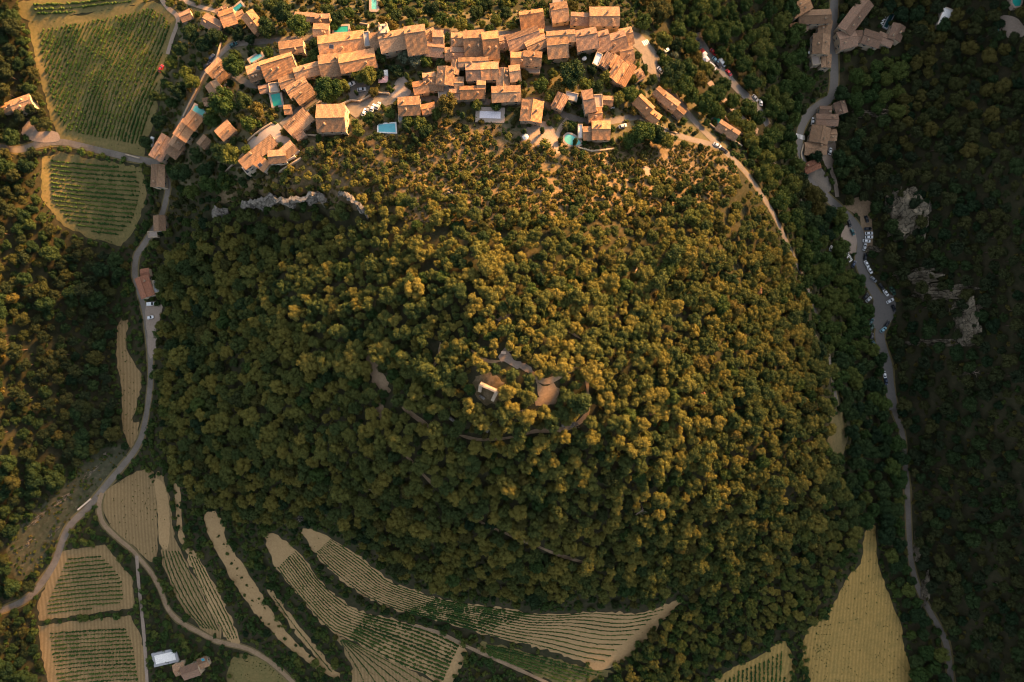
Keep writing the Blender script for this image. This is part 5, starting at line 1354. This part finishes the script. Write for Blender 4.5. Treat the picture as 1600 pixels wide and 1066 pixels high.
def mass(name, label, cat, specs):
    """one 'stuff' object: points carrying instances of tree meshes. specs: list of (kind, x, y, z, scale)"""
    kinds = sorted({s[0] for s in specs})
    coll = bpy.data.collections.new(name+'_models')
    start = {}; objs = []
    for k in kinds:
        start[k] = len(objs)
        for v in variants(k, NV[k]):
            o = bpy.data.objects.new(f'{name}_model_{len(objs):03d}', v[2]); coll.objects.link(o); objs.append(o)
    n = len(specs)
    me = bpy.data.meshes.new(name)
    me.vertices.add(n); me.vertices.foreach_set('co', np.array([s[1:4] for s in specs], np.float32).ravel())
    at = me.attributes.new('pick', 'INT', 'POINT'); at.data.foreach_set('value', np.array([start[s[0]]+random.randrange(NV[s[0]]) for s in specs], np.int32))
    at = me.attributes.new('turn', 'FLOAT_VECTOR', 'POINT'); at.data.foreach_set('vector', np.array([(random.uniform(-.08,.08), random.uniform(-.08,.08), random.uniform(0, 6.283)) for s in specs], np.float32).ravel())
    at = me.attributes.new('size', 'FLOAT_VECTOR', 'POINT'); at.data.foreach_set('vector', np.array([(s[4]*random.uniform(.92,1.08), s[4]*random.uniform(.92,1.08), s[4]*random.uniform(.9,1.15)) for s in specs], np.float32).ravel())
    ng = bpy.data.node_groups.new(name+'_nodes', 'GeometryNodeTree')
    ng.interface.new_socket('Geometry', in_out='INPUT', socket_type='NodeSocketGeometry')
    ng.interface.new_socket('Geometry', in_out='OUTPUT', socket_type='NodeSocketGeometry')
    gi = ng.nodes.new('NodeGroupInput'); go = ng.nodes.new('NodeGroupOutput')
    ci = ng.nodes.new('GeometryNodeCollectionInfo'); ci.inputs['Collection'].default_value = coll
    ci.inputs['Separate Children'].default_value = True; ci.inputs['Reset Children'].default_value = True
    ip = ng.nodes.new('GeometryNodeInstanceOnPoints'); ip.inputs['Pick Instance'].default_value = True
    def attr(nm, ty):
        a_ = ng.nodes.new('GeometryNodeInputNamedAttribute'); a_.data_type = ty; a_.inputs['Name'].default_value = nm
        return a_.outputs['Attribute']
    ng.links.new(gi.outputs[0], ip.inputs['Points']); ng.links.new(ci.outputs[0], ip.inputs['Instance'])
    ng.links.new(attr('pick', 'INT'), ip.inputs['Instance Index'])
    ng.links.new(attr('turn', 'FLOAT_VECTOR'), ip.inputs['Rotation']); ng.links.new(attr('size', 'FLOAT_VECTOR'), ip.inputs['Scale'])
    ng.links.new(ip.outputs[0], go.inputs[0])
    o = link(name, me)
    md = o.modifiers.new('scatter', 'NODES'); md.node_group = ng
    tag(o, label, cat, kind='stuff')
    return o

def tree(name, kind, x, y, z, s, label, cat, group, idx=None):
    vs_ = variants(kind, NV[kind]); v = vs_[idx if idx is not None else random.randrange(len(vs_))]
    t = empty(name, (x, y, z), random.uniform(0, 6.283)); t.scale = (s*random.uniform(.92,1.08), s*random.uniform(.92,1.08), s*random.uniform(.92,1.12))
    t.rotation_euler[0] = random.uniform(-.07, .07); t.rotation_euler[1] = random.uniform(-.07, .07)
    tag(t, label, cat, group)
    link('trunk', v[0], t); link('crown', v[1], t)
    return t

# ------------------------------------------------------------------ scattering
class Darts:
    def __init__(s, cell=4.0): s.c = cell; s.g = {}
    def free(s, x, y, r):
        i, j = int(x//s.c), int(y//s.c); k = int(2*8//s.c)+1
        for a_ in range(i-k, i+k+1):
            for b_ in range(j-k, j+k+1):
                for (u, v, q) in s.g.get((a_, b_), ()):
                    if (u-x)**2+(v-y)**2 < (0.5*(r+q))**2: return False
        return True
    def put(s, x, y, r): s.g.setdefault((int(x//s.c), int(y//s.c)), []).append((x, y, r))

D_TREE = Darts()
SPOTS = {k: [] for k in range(1, 9)}
# hand-placed leafy trees of the village: pixel x, y, crown radius in pixels, kind
HAND = [(370,108,17,'leaf'),(470,44,19,'leaf'),(418,46,15,'leaf_dark'),(445,25,17,'leaf_dark'),(430,12,15,'leaf_dark'),(515,146,21,'leaf'),(536,136,12,'leaf'),(490,88,12,'leaf'),(478,98,10,'leaf'),(500,82,10,'leaf'),
 (595,88,12,'leaf_dark'),(636,90,16,'olive'),(650,97,12,'olive'),(620,110,11,'leaf_dark'),(666,96,10,'leaf'),(688,97,9,'leaf_dark'),(578,122,14,'leaf'),(592,116,9,'leaf_dark'),(562,118,12,'leaf'),
 (855,92,11,'leaf'),(895,120,22,'leaf_dark'),(915,135,12,'leaf'),(932,136,13,'leaf_dark'),(945,120,11,'leaf'),(985,150,14,'leaf'),(965,155,12,'leaf'),(842,135,13,'leaf'),(870,140,14,'leaf_gold'),(858,152,11,'leaf'),(925,108,10,'leaf_dark'),
 (355,165,22,'leaf'),(382,158,15,'leaf_dark'),(335,188,14,'leaf'),(402,172,14,'leaf_gold'),(388,195,14,'leaf'),(345,238,15,'leaf_dark'),(362,246,17,'leaf'),(288,270,17,'leaf_dark'),(308,245,12,'leaf_dark'),(300,300,14,'leaf'),(325,265,13,'leaf_dark'),(330,290,14,'leaf'),(350,285,13,'leaf'),
 (700,166,17,'leaf_gold'),(682,178,10,'leaf'),(1000,207,20,'leaf'),(1022,212,17,'leaf_dark'),(985,218,13,'leaf'),(1040,222,14,'leaf'),(665,205,12,'leaf_dark'),(640,190,11,'leaf'),(655,195,12,'leaf'),(560,205,10,'leaf'),(575,185,10,'leaf'),(590,185,9,'leaf_gold'),(610,178,9,'leaf'),
 (335,58,13,'leaf_dark'),(300,55,14,'leaf_dark'),(318,70,12,'leaf_dark'),(285,78,12,'leaf_dark'),(372,52,11,'leaf_dark'),(390,60,9,'leaf_dark'),(268,100,11,'leaf'),(290,115,12,'leaf'),(300,128,14,'leaf'),(282,145,14,'leaf_dark'),(268,160,10,'leaf'),(250,190,13,'leaf_dark'),(228,222,10,'leaf_dark'),(240,150,9,'leaf_dark'),
 (765,118,7,'leaf'),(762,135,7,'leaf_dark'),(895,8,9,'leaf_gold'),(925,12,14,'leaf_gold'),(1000,150,9,'leaf'),(1018,158,8,'leaf_gold'),(1005,35,13,'leaf'),(1030,25,20,'leaf_gold'),(1055,85,8,'olive'),(1040,95,11,'leaf'),(1035,62,14,'leaf'),(1060,50,14,'leaf'),(1075,75,14,'leaf'),(1085,90,12,'leaf_gold'),
 (1050,118,20,'leaf_dark'),(1072,112,16,'leaf'),(1065,135,18,'leaf'),(1090,125,14,'leaf_gold'),(1040,128,11,'leaf'),(1080,150,14,'leaf'),(1100,165,17,'leaf'),(1120,150,15,'leaf'),(1145,160,14,'leaf'),(1130,135,14,'leaf'),
 (520,40,9,'leaf'),(530,30,13,'leaf_dark'),(510,15,11,'leaf_dark'),(545,20,9,'leaf'),(620,25,11,'leaf_dark'),(640,20,11,'leaf_dark'),(675,15,12,'leaf_dark'),(690,30,11,'leaf'),(705,35,10,'leaf'),(720,40,11,'leaf'),(745,20,12,'leaf_dark'),(735,42,9,'leaf'),(760,10,11,'leaf_dark'),(775,30,11,'leaf'),(790,20,10,'leaf_dark'),(765,45,8,'leaf'),(660,35,9,'leaf'),(800,38,8,'leaf'),(610,10,9,'leaf')]
LEAFY = []
for x, y, r, k in HAND:
    X, Y, Z = G1(x, y, 4); rad = r*(CAM_Z-Z-5)/F
    LEAFY.append((k, X, Y, Z, rad/(2.6 if k == 'olive' else 4.0), 'village'))
    D_TREE.put(X, Y, rad*1.9)
CYP = [(598,166),(557,145),(636,121),(888,167),(877,103),(722,182),(820,207),(898,224),(640,205),(646,212),(651,219),(655,226),(634,200),(372,84),(375,88),(818,132),(811,134),(848,205),(1126,126),(695,88),(260,118)]
for x, y in CYP:
    X, Y, Z = G1(x, y, 3); D_TREE.put(X, Y, 2.4)

def scatter(n_try, xr, yr, rfun):
    xs = RNG.uniform(xr[0], xr[1], n_try); ys = RNG.uniform(yr[0], yr[1], n_try); zs = H(xs, ys)
    pxs, pys = PX(xs, ys, zs+4); pz, qz = PX(xs, ys, zs)
    zo = zone_at(pxs, pys); zb = zone_at(pz, qz)
    nz = [mnoise.noise(Vector((x*.02, y*.02, 5))) for x, y in zip(xs, ys)]
    for x, y, z, a_, b_, px_, py_, nn in zip(xs.tolist(), ys.tolist(), zs.tolist(), zo.tolist(), zb.tolist(), pxs.tolist(), pys.tolist(), nz):
        if a_ == 0 or b_ == 0: continue
        r = rfun(a_, px_, py_, nn, mnoise.noise(Vector((x*.045, y*.045, 21)))+.35*mnoise.noise(Vector((x*.12, y*.12, 4))))
        if r is None: continue
        if D_TREE.free(x, y, r[1]):
            D_TREE.put(x, y, r[1]); SPOTS[a_].append((x, y, z, r[0], px_, py_, nn))
def rf(zc, px_, py_, nn, nn2=0.0):
    u = random.random()
    if zc == 1:
        open_ = 1.0 if py_ > 400 else 1.0+(400-py_)/190        # thinner and smaller towards the scrub
        if px_ < 560: open_ = min(open_, 1.25)
        if nn2 < -.48 and random.random() < .8: return None
        s = random.choice((random.uniform(.5, .95), random.uniform(.75, 1.1), random.uniform(.9, 1.35)))/(open_**.7)
        if 350 < py_ < 950: s *= .9*(1+.35*nn2)
        if 680 < px_ < 860 and 480 < py_ < 580: s *= .7
        return s, 4.4*s*(1+(open_-1)*.75)
    if zc == 5 and px_ > 320 and nn > -.15: s = random.uniform(.28, .65); return s, 7.6*s
    if zc == 6: s = random.uniform(.3, .72); return s, 9.0*s
    if zc == 7: s = random.uniform(.28, .62); return s, 15.0*s
    if zc == 8: s = random.uniform(.6, 1.0); return s, 5.0*s
    if zc == 2: s = random.uniform(.6, 1.2); return s, 5.2*s
    if zc == 3: s = random.uniform(.6, 1.25); return s, 5.3*s
    if zc == 4: s = random.uniform(.75, 1.4); return s, 5.9*s
    return None
scatter(130000, (-345, 345), (-260, 235), rf)

# the hill pines: the 290 that show largest are trees of their own, the others one mass
pines = sorted(SPOTS[1], key=lambda p: -(p[3]*F/(CAM_Z-p[2]-6)))
near = [p for p in pines if math.hypot(p[4]-775, (p[5]-590)*1.1) < 330]
own = near[:290]; own_set = {id(p) for p in own}
SECT = ['right of', 'above and to the right of', 'straight above', 'above and to the left of', 'left of', 'below and to the left of', 'straight below', 'below and to the right of']
def where(px_, py_, cx, cy, word, r0):
    a_ = math.degrees(math.atan2(cy-py_, px_-cx)) % 360
    r = math.hypot(px_-cx, py_-cy)
    return ('close ' if r < r0 else ('some way ' if r < 2*r0 else 'far '))+SECT[int((a_+22.5)//45) % 8]+' '+word
def sizeword(s, lo, hi): return 'small' if s < lo else ('large' if s > hi else 'mid-sized')
for p in own:
    if random.random() < .12:
        tree('oak_tree', random.choice(('leaf', 'leaf_gold')), p[0], p[1], p[2]-.2, p[3]*.85, 'leafy oak among pines '+where(p[4], p[5], 762, 612, 'the hilltop ruin', 110), 'oak', 'oaks among the hilltop pines')
        continue
    tree('pine_tree', 'pine', p[0], p[1], p[2]-.2, p[3], sizeword(p[3], .98, 1.1)+' rounded pine '+where(p[4], p[5], 762, 612, 'the hilltop ruin', 110), 'pine', 'pines around the ruin on the hilltop')
pines_small = SPOTS[5]
mass('pine_forest', 'dense pine forest over the outer slopes of the round hill', 'forest',
     [('pine' if random.random() > .13 else random.choice(('leaf', 'leaf_gold', 'leaf_dark')), p[0], p[1], p[2]-.2, p[3]) for p in pines if id(p) not in own_set]+[(random.choice(('pine','pine','leaf')), p[0], p[1], p[2]-.2, p[3]*.95) for p in SPOTS[8]]+[('pine', p[0], p[1], p[2]-.5, p[3]) for p in pines_small])
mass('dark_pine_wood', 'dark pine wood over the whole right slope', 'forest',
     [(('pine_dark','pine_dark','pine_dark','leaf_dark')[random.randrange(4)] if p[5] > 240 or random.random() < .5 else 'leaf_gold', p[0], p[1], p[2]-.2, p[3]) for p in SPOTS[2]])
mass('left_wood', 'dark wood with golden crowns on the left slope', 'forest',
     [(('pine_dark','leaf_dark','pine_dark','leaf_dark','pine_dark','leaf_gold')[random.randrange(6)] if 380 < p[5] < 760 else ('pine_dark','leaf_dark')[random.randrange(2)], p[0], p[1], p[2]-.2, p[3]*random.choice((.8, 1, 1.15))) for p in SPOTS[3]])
# leafy valley trees: individuals
for p in sorted(SPOTS[4], key=lambda p: -p[3]*F/(CAM_Z-p[2])):
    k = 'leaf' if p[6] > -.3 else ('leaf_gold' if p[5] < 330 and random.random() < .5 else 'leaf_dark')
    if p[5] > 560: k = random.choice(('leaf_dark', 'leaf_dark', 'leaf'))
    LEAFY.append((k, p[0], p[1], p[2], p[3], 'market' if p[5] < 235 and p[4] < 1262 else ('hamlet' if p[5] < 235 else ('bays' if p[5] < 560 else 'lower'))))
GRP = {'village': ('leafy green tree among the houses and gardens of the village', 'leafy trees in the village'),
       'market': ('leafy tree of the dark grove around the market street', 'trees around the market street'),
       'hamlet': ('leafy tree above the roadside hamlet in the right valley', 'trees above the hamlet'),
       'bays': ('bright green tree between the hill road and the valley parking', 'trees along the valley parking'),
       'lower': ('dark green tree along the lower right lane', 'trees along the lower right lane')}
inframe = [q for q in LEAFY if -20 < PX(q[1], q[2], q[3])[0] < 1620 and -25 < PX(q[1], q[2], q[3])[1] < 1090]
LEAF_REST = inframe[292:]+[q for q in LEAFY if q not in inframe]
TONE = {'leaf': 'green', 'leaf_dark': 'dark green', 'leaf_gold': 'golden green', 'olive': 'silver-green'}
HOUSES = [(o.location.x, o.location.y, o['label']) for o in bpy.data.objects if o.get('category') in ('house', 'shed', 'hut', 'villa', 'church', 'farmhouse', 'pool')]
def near_house(x, y): return min(HOUSES, key=lambda h: (h[0]-x)**2+(h[1]-y)**2)[2]
def fit(*opts):
    for o_ in opts:
        if len(o_.split()) <= 16: return o_
    return ' '.join(opts[-1].split()[:16])
MARK = {'market': ('the market stall with the red canopy', 1096, 86, 55), 'hamlet': ('the roadside hamlet', 1290, 200, 60), 'bays': ('the zebra crossing of the valley road', 1326, 402, 70), 'lower': ('the pale end of the lower right lane', 1408, 672, 130)}
for k, x, y, z, s, g in inframe[:292]:
    gr = GRP[g][1]
    nm = 'leafy_tree'
    sw = sizeword(s, .72, 1.08)
    if g == 'village':
        h_ = near_house(x, y)
        lab = fit(f'{sw} {TONE[k]} tree by the {h_}', f'{TONE[k]} tree by the {h_}', f'tree by the {h_}')
    else:
        m_ = MARK[g]; a_, b_ = PX(x, y, z+4)
        lab = fit(f'{sw} {TONE[k]} tree '+where(float(a_), float(b_), m_[1], m_[2], m_[0], m_[3]), f'{TONE[k]} tree '+where(float(a_), float(b_), m_[1], m_[2], m_[0], m_[3]))
    if k == 'olive': nm, gr = 'olive_tree', 'silver-green trees in the village'
    tree(nm, k, x, y, z-.2, s, lab, 'tree', gr)
if LEAF_REST:
    mass('valley_trees', 'further leafy trees filling the right valley', 'trees', [(k, x, y, z-.2, s) for k, x, y, z, s, g in LEAF_REST])
for i, (x, y) in enumerate(CYP):
    X, Y, Z = G1(x, y, 3)
    tree('cypress_tree', 'cypress', X, Y, Z-.2, random.uniform(.7, 1.0), fit(f'slim dark cypress by the {near_house(X, Y)}', f'cypress by the {near_house(X, Y)}'), 'cypress', 'cypresses in the village')

# shrubs of the scrubland and gardens: individuals; banks and undergrowth: masses
D_SH = Darts(3.0)
LMARK = [(o.location.x, o.location.y, o['label']) for o in bpy.data.objects if o.get('category') in ('house', 'villa', 'pool', 'cliff', 'rock', 'clearing', 'car') and o.parent is None and tuple(o.location) != (0, 0, 0)]
def near_any(x, y): return min(LMARK, key=lambda h: (h[0]-x)**2+(h[1]-y)**2)[2]
def shrub_spots(n_try, xr, yr, codes, rmin, rmax, dens, clump=False):
    out = []
    xs = RNG.uniform(xr[0], xr[1], n_try); ys = RNG.uniform(yr[0], yr[1], n_try); zs = H(xs, ys)
    pa, pb = PX(xs, ys, zs); zo = zone_at(pa, pb)
    for x, y, z, zc in zip(xs.tolist(), ys.tolist(), zs.tolist(), zo.tolist()):
        if zc not in codes: continue
        s = random.uniform(rmin, rmax)
        if clump:
            nn = mnoise.noise(Vector((x*.09, y*.09, 2)))+.5*mnoise.noise(Vector((x*.25, y*.25, 8)))
            if nn < -.32+.2*random.random(): continue
            s *= .75+.9*max(0, nn)
        if D_SH.free(x, y, 3.0*s*dens): D_SH.put(x, y, 3.0*s*dens); out.append((x, y, z, s))
    return out
scr = shrub_spots(16000, (-140, 110), (40, 120), (5,), .5, 1.5, .66, True)
SCRUB_POLY = [(470,240),(640,200),(880,225),(1100,230),(1145,262),(1125,320),(1000,345),(880,355),(760,360),(660,355),(580,335),(500,318)]
scr += [q for q in shrub_spots(26000, (-100, 115), (30, 95), (1, 5), .5, 1.4, .68, True) if bool(inside(SCRUB_POLY, *[np.array([float(c_)]) for c_ in PX(q[0], q[1], q[2])])[0])]
scr.sort(key=lambda p: -p[3])
for x, y, z, s in scr[:280]:
    tree('shrub', 'shrub' if random.random() < .75 else 'shrub_green', x, y, z-.1, s*1.15, fit(f'{sizeword(s, 1.0, 1.3)} scrubland shrub nearest the {near_any(x, y)}', f'scrubland shrub nearest the {near_any(x, y)}', f'shrub nearest the {near_any(x, y)}'), 'shrub', 'shrubs on the sandy scrubland')
bank = shrub_spots(90000, (-330, 280), (-235, 215), (7,), .5, 1.4, .75)
gard = shrub_spots(22000, (-220, 130), (60, 190), (6,), .5, 1.4, 1.0)
mass('bank_bushes', 'bushy green banks between the fields, terraces and lanes', 'bushes', [(random.choice(('leaf', 'leaf', 'leaf_dark', 'leaf_gold')), p[0], p[1], p[2]-.3, p[3]) for p in SPOTS[7]]+[('shrub_green', x, y, z-.1, s*random.choice((1, 1, 1, 1.5))) for x, y, z, s in bank])
mass('garden_bushes', 'small bushes filling the village gardens', 'bushes', [(random.choice(('leaf', 'leaf_dark', 'leaf_gold')), p[0], p[1], p[2]-.3, p[3]) for p in SPOTS[6]]+[(random.choice(('shrub_green', 'shrub')), x, y, z-.1, s) for x, y, z, s in gard]+[('shrub', x, y, z-.1, s) for x, y, z, s in scr[280:]])
und = shrub_spots(40000, (-330, 330), (-240, 200), (1, 8, 3, 2, 4), .7, 1.6, 1.05)
mass('undergrowth', 'low undergrowth between the forest trees', 'undergrowth', [(random.choice(('shrub', 'shrub_green')), x, y, z-.15, s) for x, y, z, s in und])

# weeds and tufts over the fields and the dry slope
weeds = []
def strew(poly, n, lo, hi, kinds):
    xs = [q[0] for q in poly]; ys = [q[1] for q in poly]
    px_ = RNG.uniform(min(xs), max(xs), n); py_ = RNG.uniform(min(ys), max(ys), n); ok = inside(poly, px_, py_)
    x, y, z = G(px_[ok], py_[ok])
    for a_, b_, c_ in zip(x.tolist(), y.tolist(), z.tolist()):
        if mnoise.noise(Vector((a_*.08, b_*.08, 31))) > random.uniform(-.5, .25): weeds.append((random.choice(kinds), a_, b_, c_-.05, random.uniform(lo, hi)))
for i, (nm, poly, mt, lab) in enumerate(FIELD_EDGE):
    if i in (5, 6, 7, 9, 10, 11): strew(poly, 900 if i == 7 else 260, .10, .30, ('shrub', 'shrub', 'shrub_green'))
    elif i in (1, 2): strew(poly, 500, .12, .3, ('shrub', 'shrub_green'))
for nm, e0, e1, mt, lab, t0, nr in STRIPS: strew(strip_poly(e0, e1), 260, .10, .28, ('shrub', 'shrub_green'))
strew([(14,860),(30,820),(100,760),(150,705),(185,695),(200,712),(150,770),(100,825),(60,890),(25,905)], 900, .2, .75, ('shrub', 'shrub_green', 'shrub_green'))
mass('field_weeds', 'weeds and grass tufts strewn over the fields', 'weeds', weeds)

# ------------------------------------------------------------------ vine rows
def vine_row(pts, label, group, size=0.62, step=0.95, miss=0.12, cat='vine row', name='vine_row', mat='vine', swell=None):
    """row of vine stocks along world points: one lumpy leafy body for each stock"""
    D = []; SW = []
    for si_, ((x0, y0), (x1, y1)) in enumerate(zip(pts[:-1], pts[1:])):
        L = math.hypot(x1-x0, y1-y0); k = max(1, int(L/step)); SW += [swell[si_] if swell else 1.0]*k
        D += [(x0+(x1-x0)*(q+.5)/k, y0+(y1-y0)*(q+.5)/k) for q in range(k)]
    weak = np.array([mnoise.noise(Vector((d[0]*.12, d[1]*.12, 9)))*.9+random.random() < miss for d in D])
    if len(D) < 2: return
    ox, oy = D[0]; oz = float(H(ox, oy))
    v, f = ICO1; n = len(D)
    P = np.array(D)+RNG.normal(size=(n, 2))*.12; z = H(P[:, 0], P[:, 1])+size*np.where(weak, .35, .75)
    sc = size*RNG.uniform(.65, 1.3, (n, 1, 1))*np.array(SW)[:, None, None]
    sc[weak] *= .5; sc[weak] = np.maximum(sc[weak], .26)
    k = 1+RNG.uniform(-.35, .25, (n, len(v), 1))
    dd = Vector((pts[-1][0]-pts[0][0], pts[-1][1]-pts[0][1])).normalized(); al = np.abs(v[:, 0]*dd.x+v[:, 1]*dd.y)
    V = v[None]*k*sc*np.array([1, 1, 1.15])+(np.sign(v[:, 0]*dd.x+v[:, 1]*dd.y)*al)[None, :, None]*np.array([dd.x, dd.y, 0])*np.maximum(0, .62-sc)+np.column_stack([P-[ox, oy], z-oz])[:, None]
    T = (f[None]+np.arange(n)[:, None, None]*len(v)).reshape(-1, 3)
    o = link(name, tri_mesh(name, V.reshape(-1, 3), T, M[mat]), None, (ox, oy, oz)); tag(o, label, cat, group)

def nth(i): return f"{i}{'th' if 10 < i % 100 < 14 else {1: 'st', 2: 'nd', 3: 'rd'}.get(i % 10, 'th')}"
def rows_in(poly_px, d_px, spacing, label, group, inset=2.0, side='bottom', **kw):
    cnt = 0
    W = to_world(poly_px); c = poly_px[0]
    cx = sum(p[0] for p in poly_px)/len(poly_px); cy = sum(p[1] for p in poly_px)/len(poly_px)
    a_ = G1(cx, cy); b_ = G1(cx+d_px[0]*30, cy+d_px[1]*30)
    d = Vector((b_[0]-a_[0], b_[1]-a_[1])).normalized(); n = Vector((-d.y, d.x))
    us = [Vector(w).dot(n) for w in W]
    u = min(us)+inset
    while u < max(us)-inset:
        ts = []
        for i in range(len(W)):
            p, q = Vector(W[i]), Vector(W[(i+1) % len(W)]); up, uq = p.dot(n)-u, q.dot(n)-u
            if (up > 0) != (uq > 0): ts.append((p+(q-p)*(up/(up-uq))).dot(d))
        ts.sort()
        for t0, t1 in zip(ts[::2], ts[1::2]):
            t0 += inset; t1 -= inset; cnt += 1
            if t1-t0 > 3:
                k = max(1, int((t1-t0)/6))
                vine_row([tuple(d*(t0+(t1-t0)*i/k)+n*u) for i in range(k+1)], f'{nth(cnt)} {label}, counted from the {side}', group, **kw)
        u += spacing
rows_in([(58,42),(238,8),(258,18),(268,34),(258,70),(250,115),(236,180),(218,232),(150,220),(100,208),(84,178),(64,100)], (.42, -.9), 2.3, 'steep vine row in the large vineyard', 'vine rows of the large vineyard', size=.68, miss=.25, side='right')
rows_in([(45,2),(235,-14),(205,6),(110,20),(55,28)], (1, -.12), 2.3, 'vine row of the field at the top edge', 'vine rows at the top edge', size=.7, miss=.12)
rows_in([(74,250),(98,244),(216,266),(224,300),(210,348),(186,372),(140,362),(102,346),(74,310)], (1, .1), 2.35, 'vine row of the square vineyard below the lane', 'vine rows of the square vineyard', size=.62, miss=.12)
rows_in([(104,866),(158,862),(184,888),(196,910),(198,940),(150,950),(70,964),(68,945),(86,905)], (1, -.08), 2.35, 'vine row of the upper bottom-left plot', 'vine rows of the upper farm plot', size=.5, miss=.05)
rows_in([(72,984),(198,972),(212,1005),(224,1078),(88,1078),(74,1012)], (1, -.06), 2.3, 'vine row of the lower plot at the bottom left', 'vine rows of the lower farm plot', size=.58, miss=.2)
rows_in([(1122,1068),(1152,1046),(1184,1034),(1222,1014),(1228,1080),(1122,1080)], (.02, -1), 2.4, 'vine row of the small plot beside the golden field', 'vine rows of the small plot', size=.6, miss=.25, inset=1.2, side='right')
def resample(pts, n):
    P = np.array(pts); S = np.concatenate([[0], np.cumsum(np.hypot(*np.diff(P, axis=0).T))]); t = np.linspace(0, S[-1], n)
    return np.column_stack([np.interp(t, S, P[:, 0]), np.interp(t, S, P[:, 1])])
SHORT = ['strip right of the tan field', 'slim strip between two hedges', 'thin strip beside the long bare terrace', 'wide curving terrace', 'longest terrace under the pines', 'green and ochre terrace', 'tan corner at the bottom edge']
for si, (nm, e0, e1, mt, lab, t0, nr) in enumerate(STRIPS):
    A0 = np.array(to_world(resample(smooth_px(e0, 6), 30))); A1 = np.array(to_world(resample(smooth_px(e1, 6), 30)))
    for k in range(nr):
        u = (k+.7)/(nr+.4)
        q = (A0*(1-u)+A1*u)[int(30*t0)+1:29]
        def big(i_):
            t_ = (int(30*t0)+1+i_)/29
            return 1.95 if (si == 3 and t_ > .52) or (si == 4 and .36 < t_ < .62) or si == 5 else 1.0
        vine_row([tuple(p) for p in q], f'{nth(k+1)} vine row from the lower edge of the {SHORT[si]}', 'vine rows of the '+SHORT[si], size=.38, step=.7, miss=.25, swell=[big(i_) for i_ in range(len(q)-1)])

# young trees dotted over the bare terraces
for x, y in ((342,838),(350,850),(356,865),(362,880),(371,888),(378,902),(386,914),(383,930),(395,938),(405,935),(414,950),(408,965),(420,975),(436,978),(428,990),(445,998),(452,985),(462,1008),(275,770),(278,790),(279,806),(280,822),(248,1000),(222,925),(226,940),(229,955)):
    X, Y, Z = G1(x, y)
    tree('young_tree', 'shrub_green', X, Y, Z-.1, random.uniform(.5, .8), 'tiny young tree dotted over the bare terraces', 'tree', 'young trees on the bare terraces')

# dead trees and fallen logs
def dead_tree(x, y, ang, length, label, lying=True, crown=True):
    X, Y, Z = G1(x, y)
    t = empty('dead_tree', (X, Y, Z), math.radians(ang)); tag(t, label, 'dead tree')
    a_ = math.radians(ang)
    def up(q): return float(H(X+math.cos(a_)*q, Y+math.sin(a_)*q))-Z+2.6
    b = MB(); b.tube((-length/2, 0, up(-length/2)), (0, .2, up(0)), .36, .27, 7); b.tube((0, .2, up(0)), (length/2, 0, up(length/2)), .27, .12, 7); b.build('trunk', M['deadwood'], t)
    if crown:
        for k in range(9):
            q = length*(0.0+.055*k); s_ = -1 if k % 2 else 1
            b = MB(); b.tube((q, 0, up(q)), (q+random.uniform(.6,1.5), s_*random.uniform(1.2,2.6), up(q)+random.uniform(.1,.9)), .11, .03, 5); b.build('branch', M['deadwood'], t)
for x, y, an, L, lab, cr in ((997,415,60,9,'long bare fallen trunk lying in the sunlit pines',False),(1022,366,70,5,'short bare trunk above the long fallen one',False),(410,650,0,10,'grey dead tree with spread branches in the shaded pines',True),
    (580,764,-4,9,'thin grey dead tree in the lower shaded pines',True),(602,509,-55,5,'short brown log beside the bare gully',False),(996,800,40,6,'pale dead branch cluster in the lower pines',True),(1500,578,-15,12,'thin dead trunk on the dark right slope',True),(770,912,-70,5,'grey dead top in the lower pine edge',True),(968,775,0,5,'pale dead crown amid the lower sunlit pines',True)):
    dead_tree(x, y, an, L, lab, crown=cr)
# rust coloured dying pines
for x, y, s in ((1092,618,.9),(1250,625,.8),(1015,640,.8),(1180,455,.85),(1085,460,.7)):
    X, Y, Z = G1(x, y)
    v = variants('pine', 14)[1]; cm = bpy.data.meshes.get('rust_crown')
    if cm is None:
        cm = v[1].copy(); cm.name = 'rust_crown'; cm.materials.clear(); cm.materials.append(M['paleleaf'])
    t = empty('dying_pine', (X, Y, Z+.5)); t.scale = (s*.8,)*3; tag(t, 'rust coloured dying pine among the sunlit pines', 'pine', 'dying pines among the sunlit pines')
    link('trunk', v[0], t); link('crown', cm, t)
# palm beside the kidney pool
X, Y, Z = G1(884, 200)
t = empty('palm_tree', (X, Y, Z)); tag(t, 'yellow-green palm beside the kidney shaped pool', 'palm')
b = MB(); b.tube((0,0,-.5),(.2,.1,3.4),.24,.2,7); b.build('trunk', M['bark'], t)
for k in range(14):
    a_ = 6.283*k/14+random.uniform(-.15,.15); b = MB(); L = random.uniform(2.2, 2.9)
    prev = None
    for i in range(6):
        q = i/5; r = L*q; z = 3.4+1.1*q-2.0*q*q; w_ = .34*math.sin(math.pi*min(.97, q*.85+.12))
        c, s_ = math.cos(a_), math.sin(a_)
        cur = [(.2+r*c-w_*s_, .1+r*s_+w_*c, z-.12), (.2+r*c, .1+r*s_, z), (.2+r*c+w_*s_, .1+r*s_-w_*c, z-.12)]
        if prev: b.add(prev+cur, [(0,1,4,3),(1,2,5,4)])
        prev = cur
    b.build('frond', M['leaf_gold'], t)
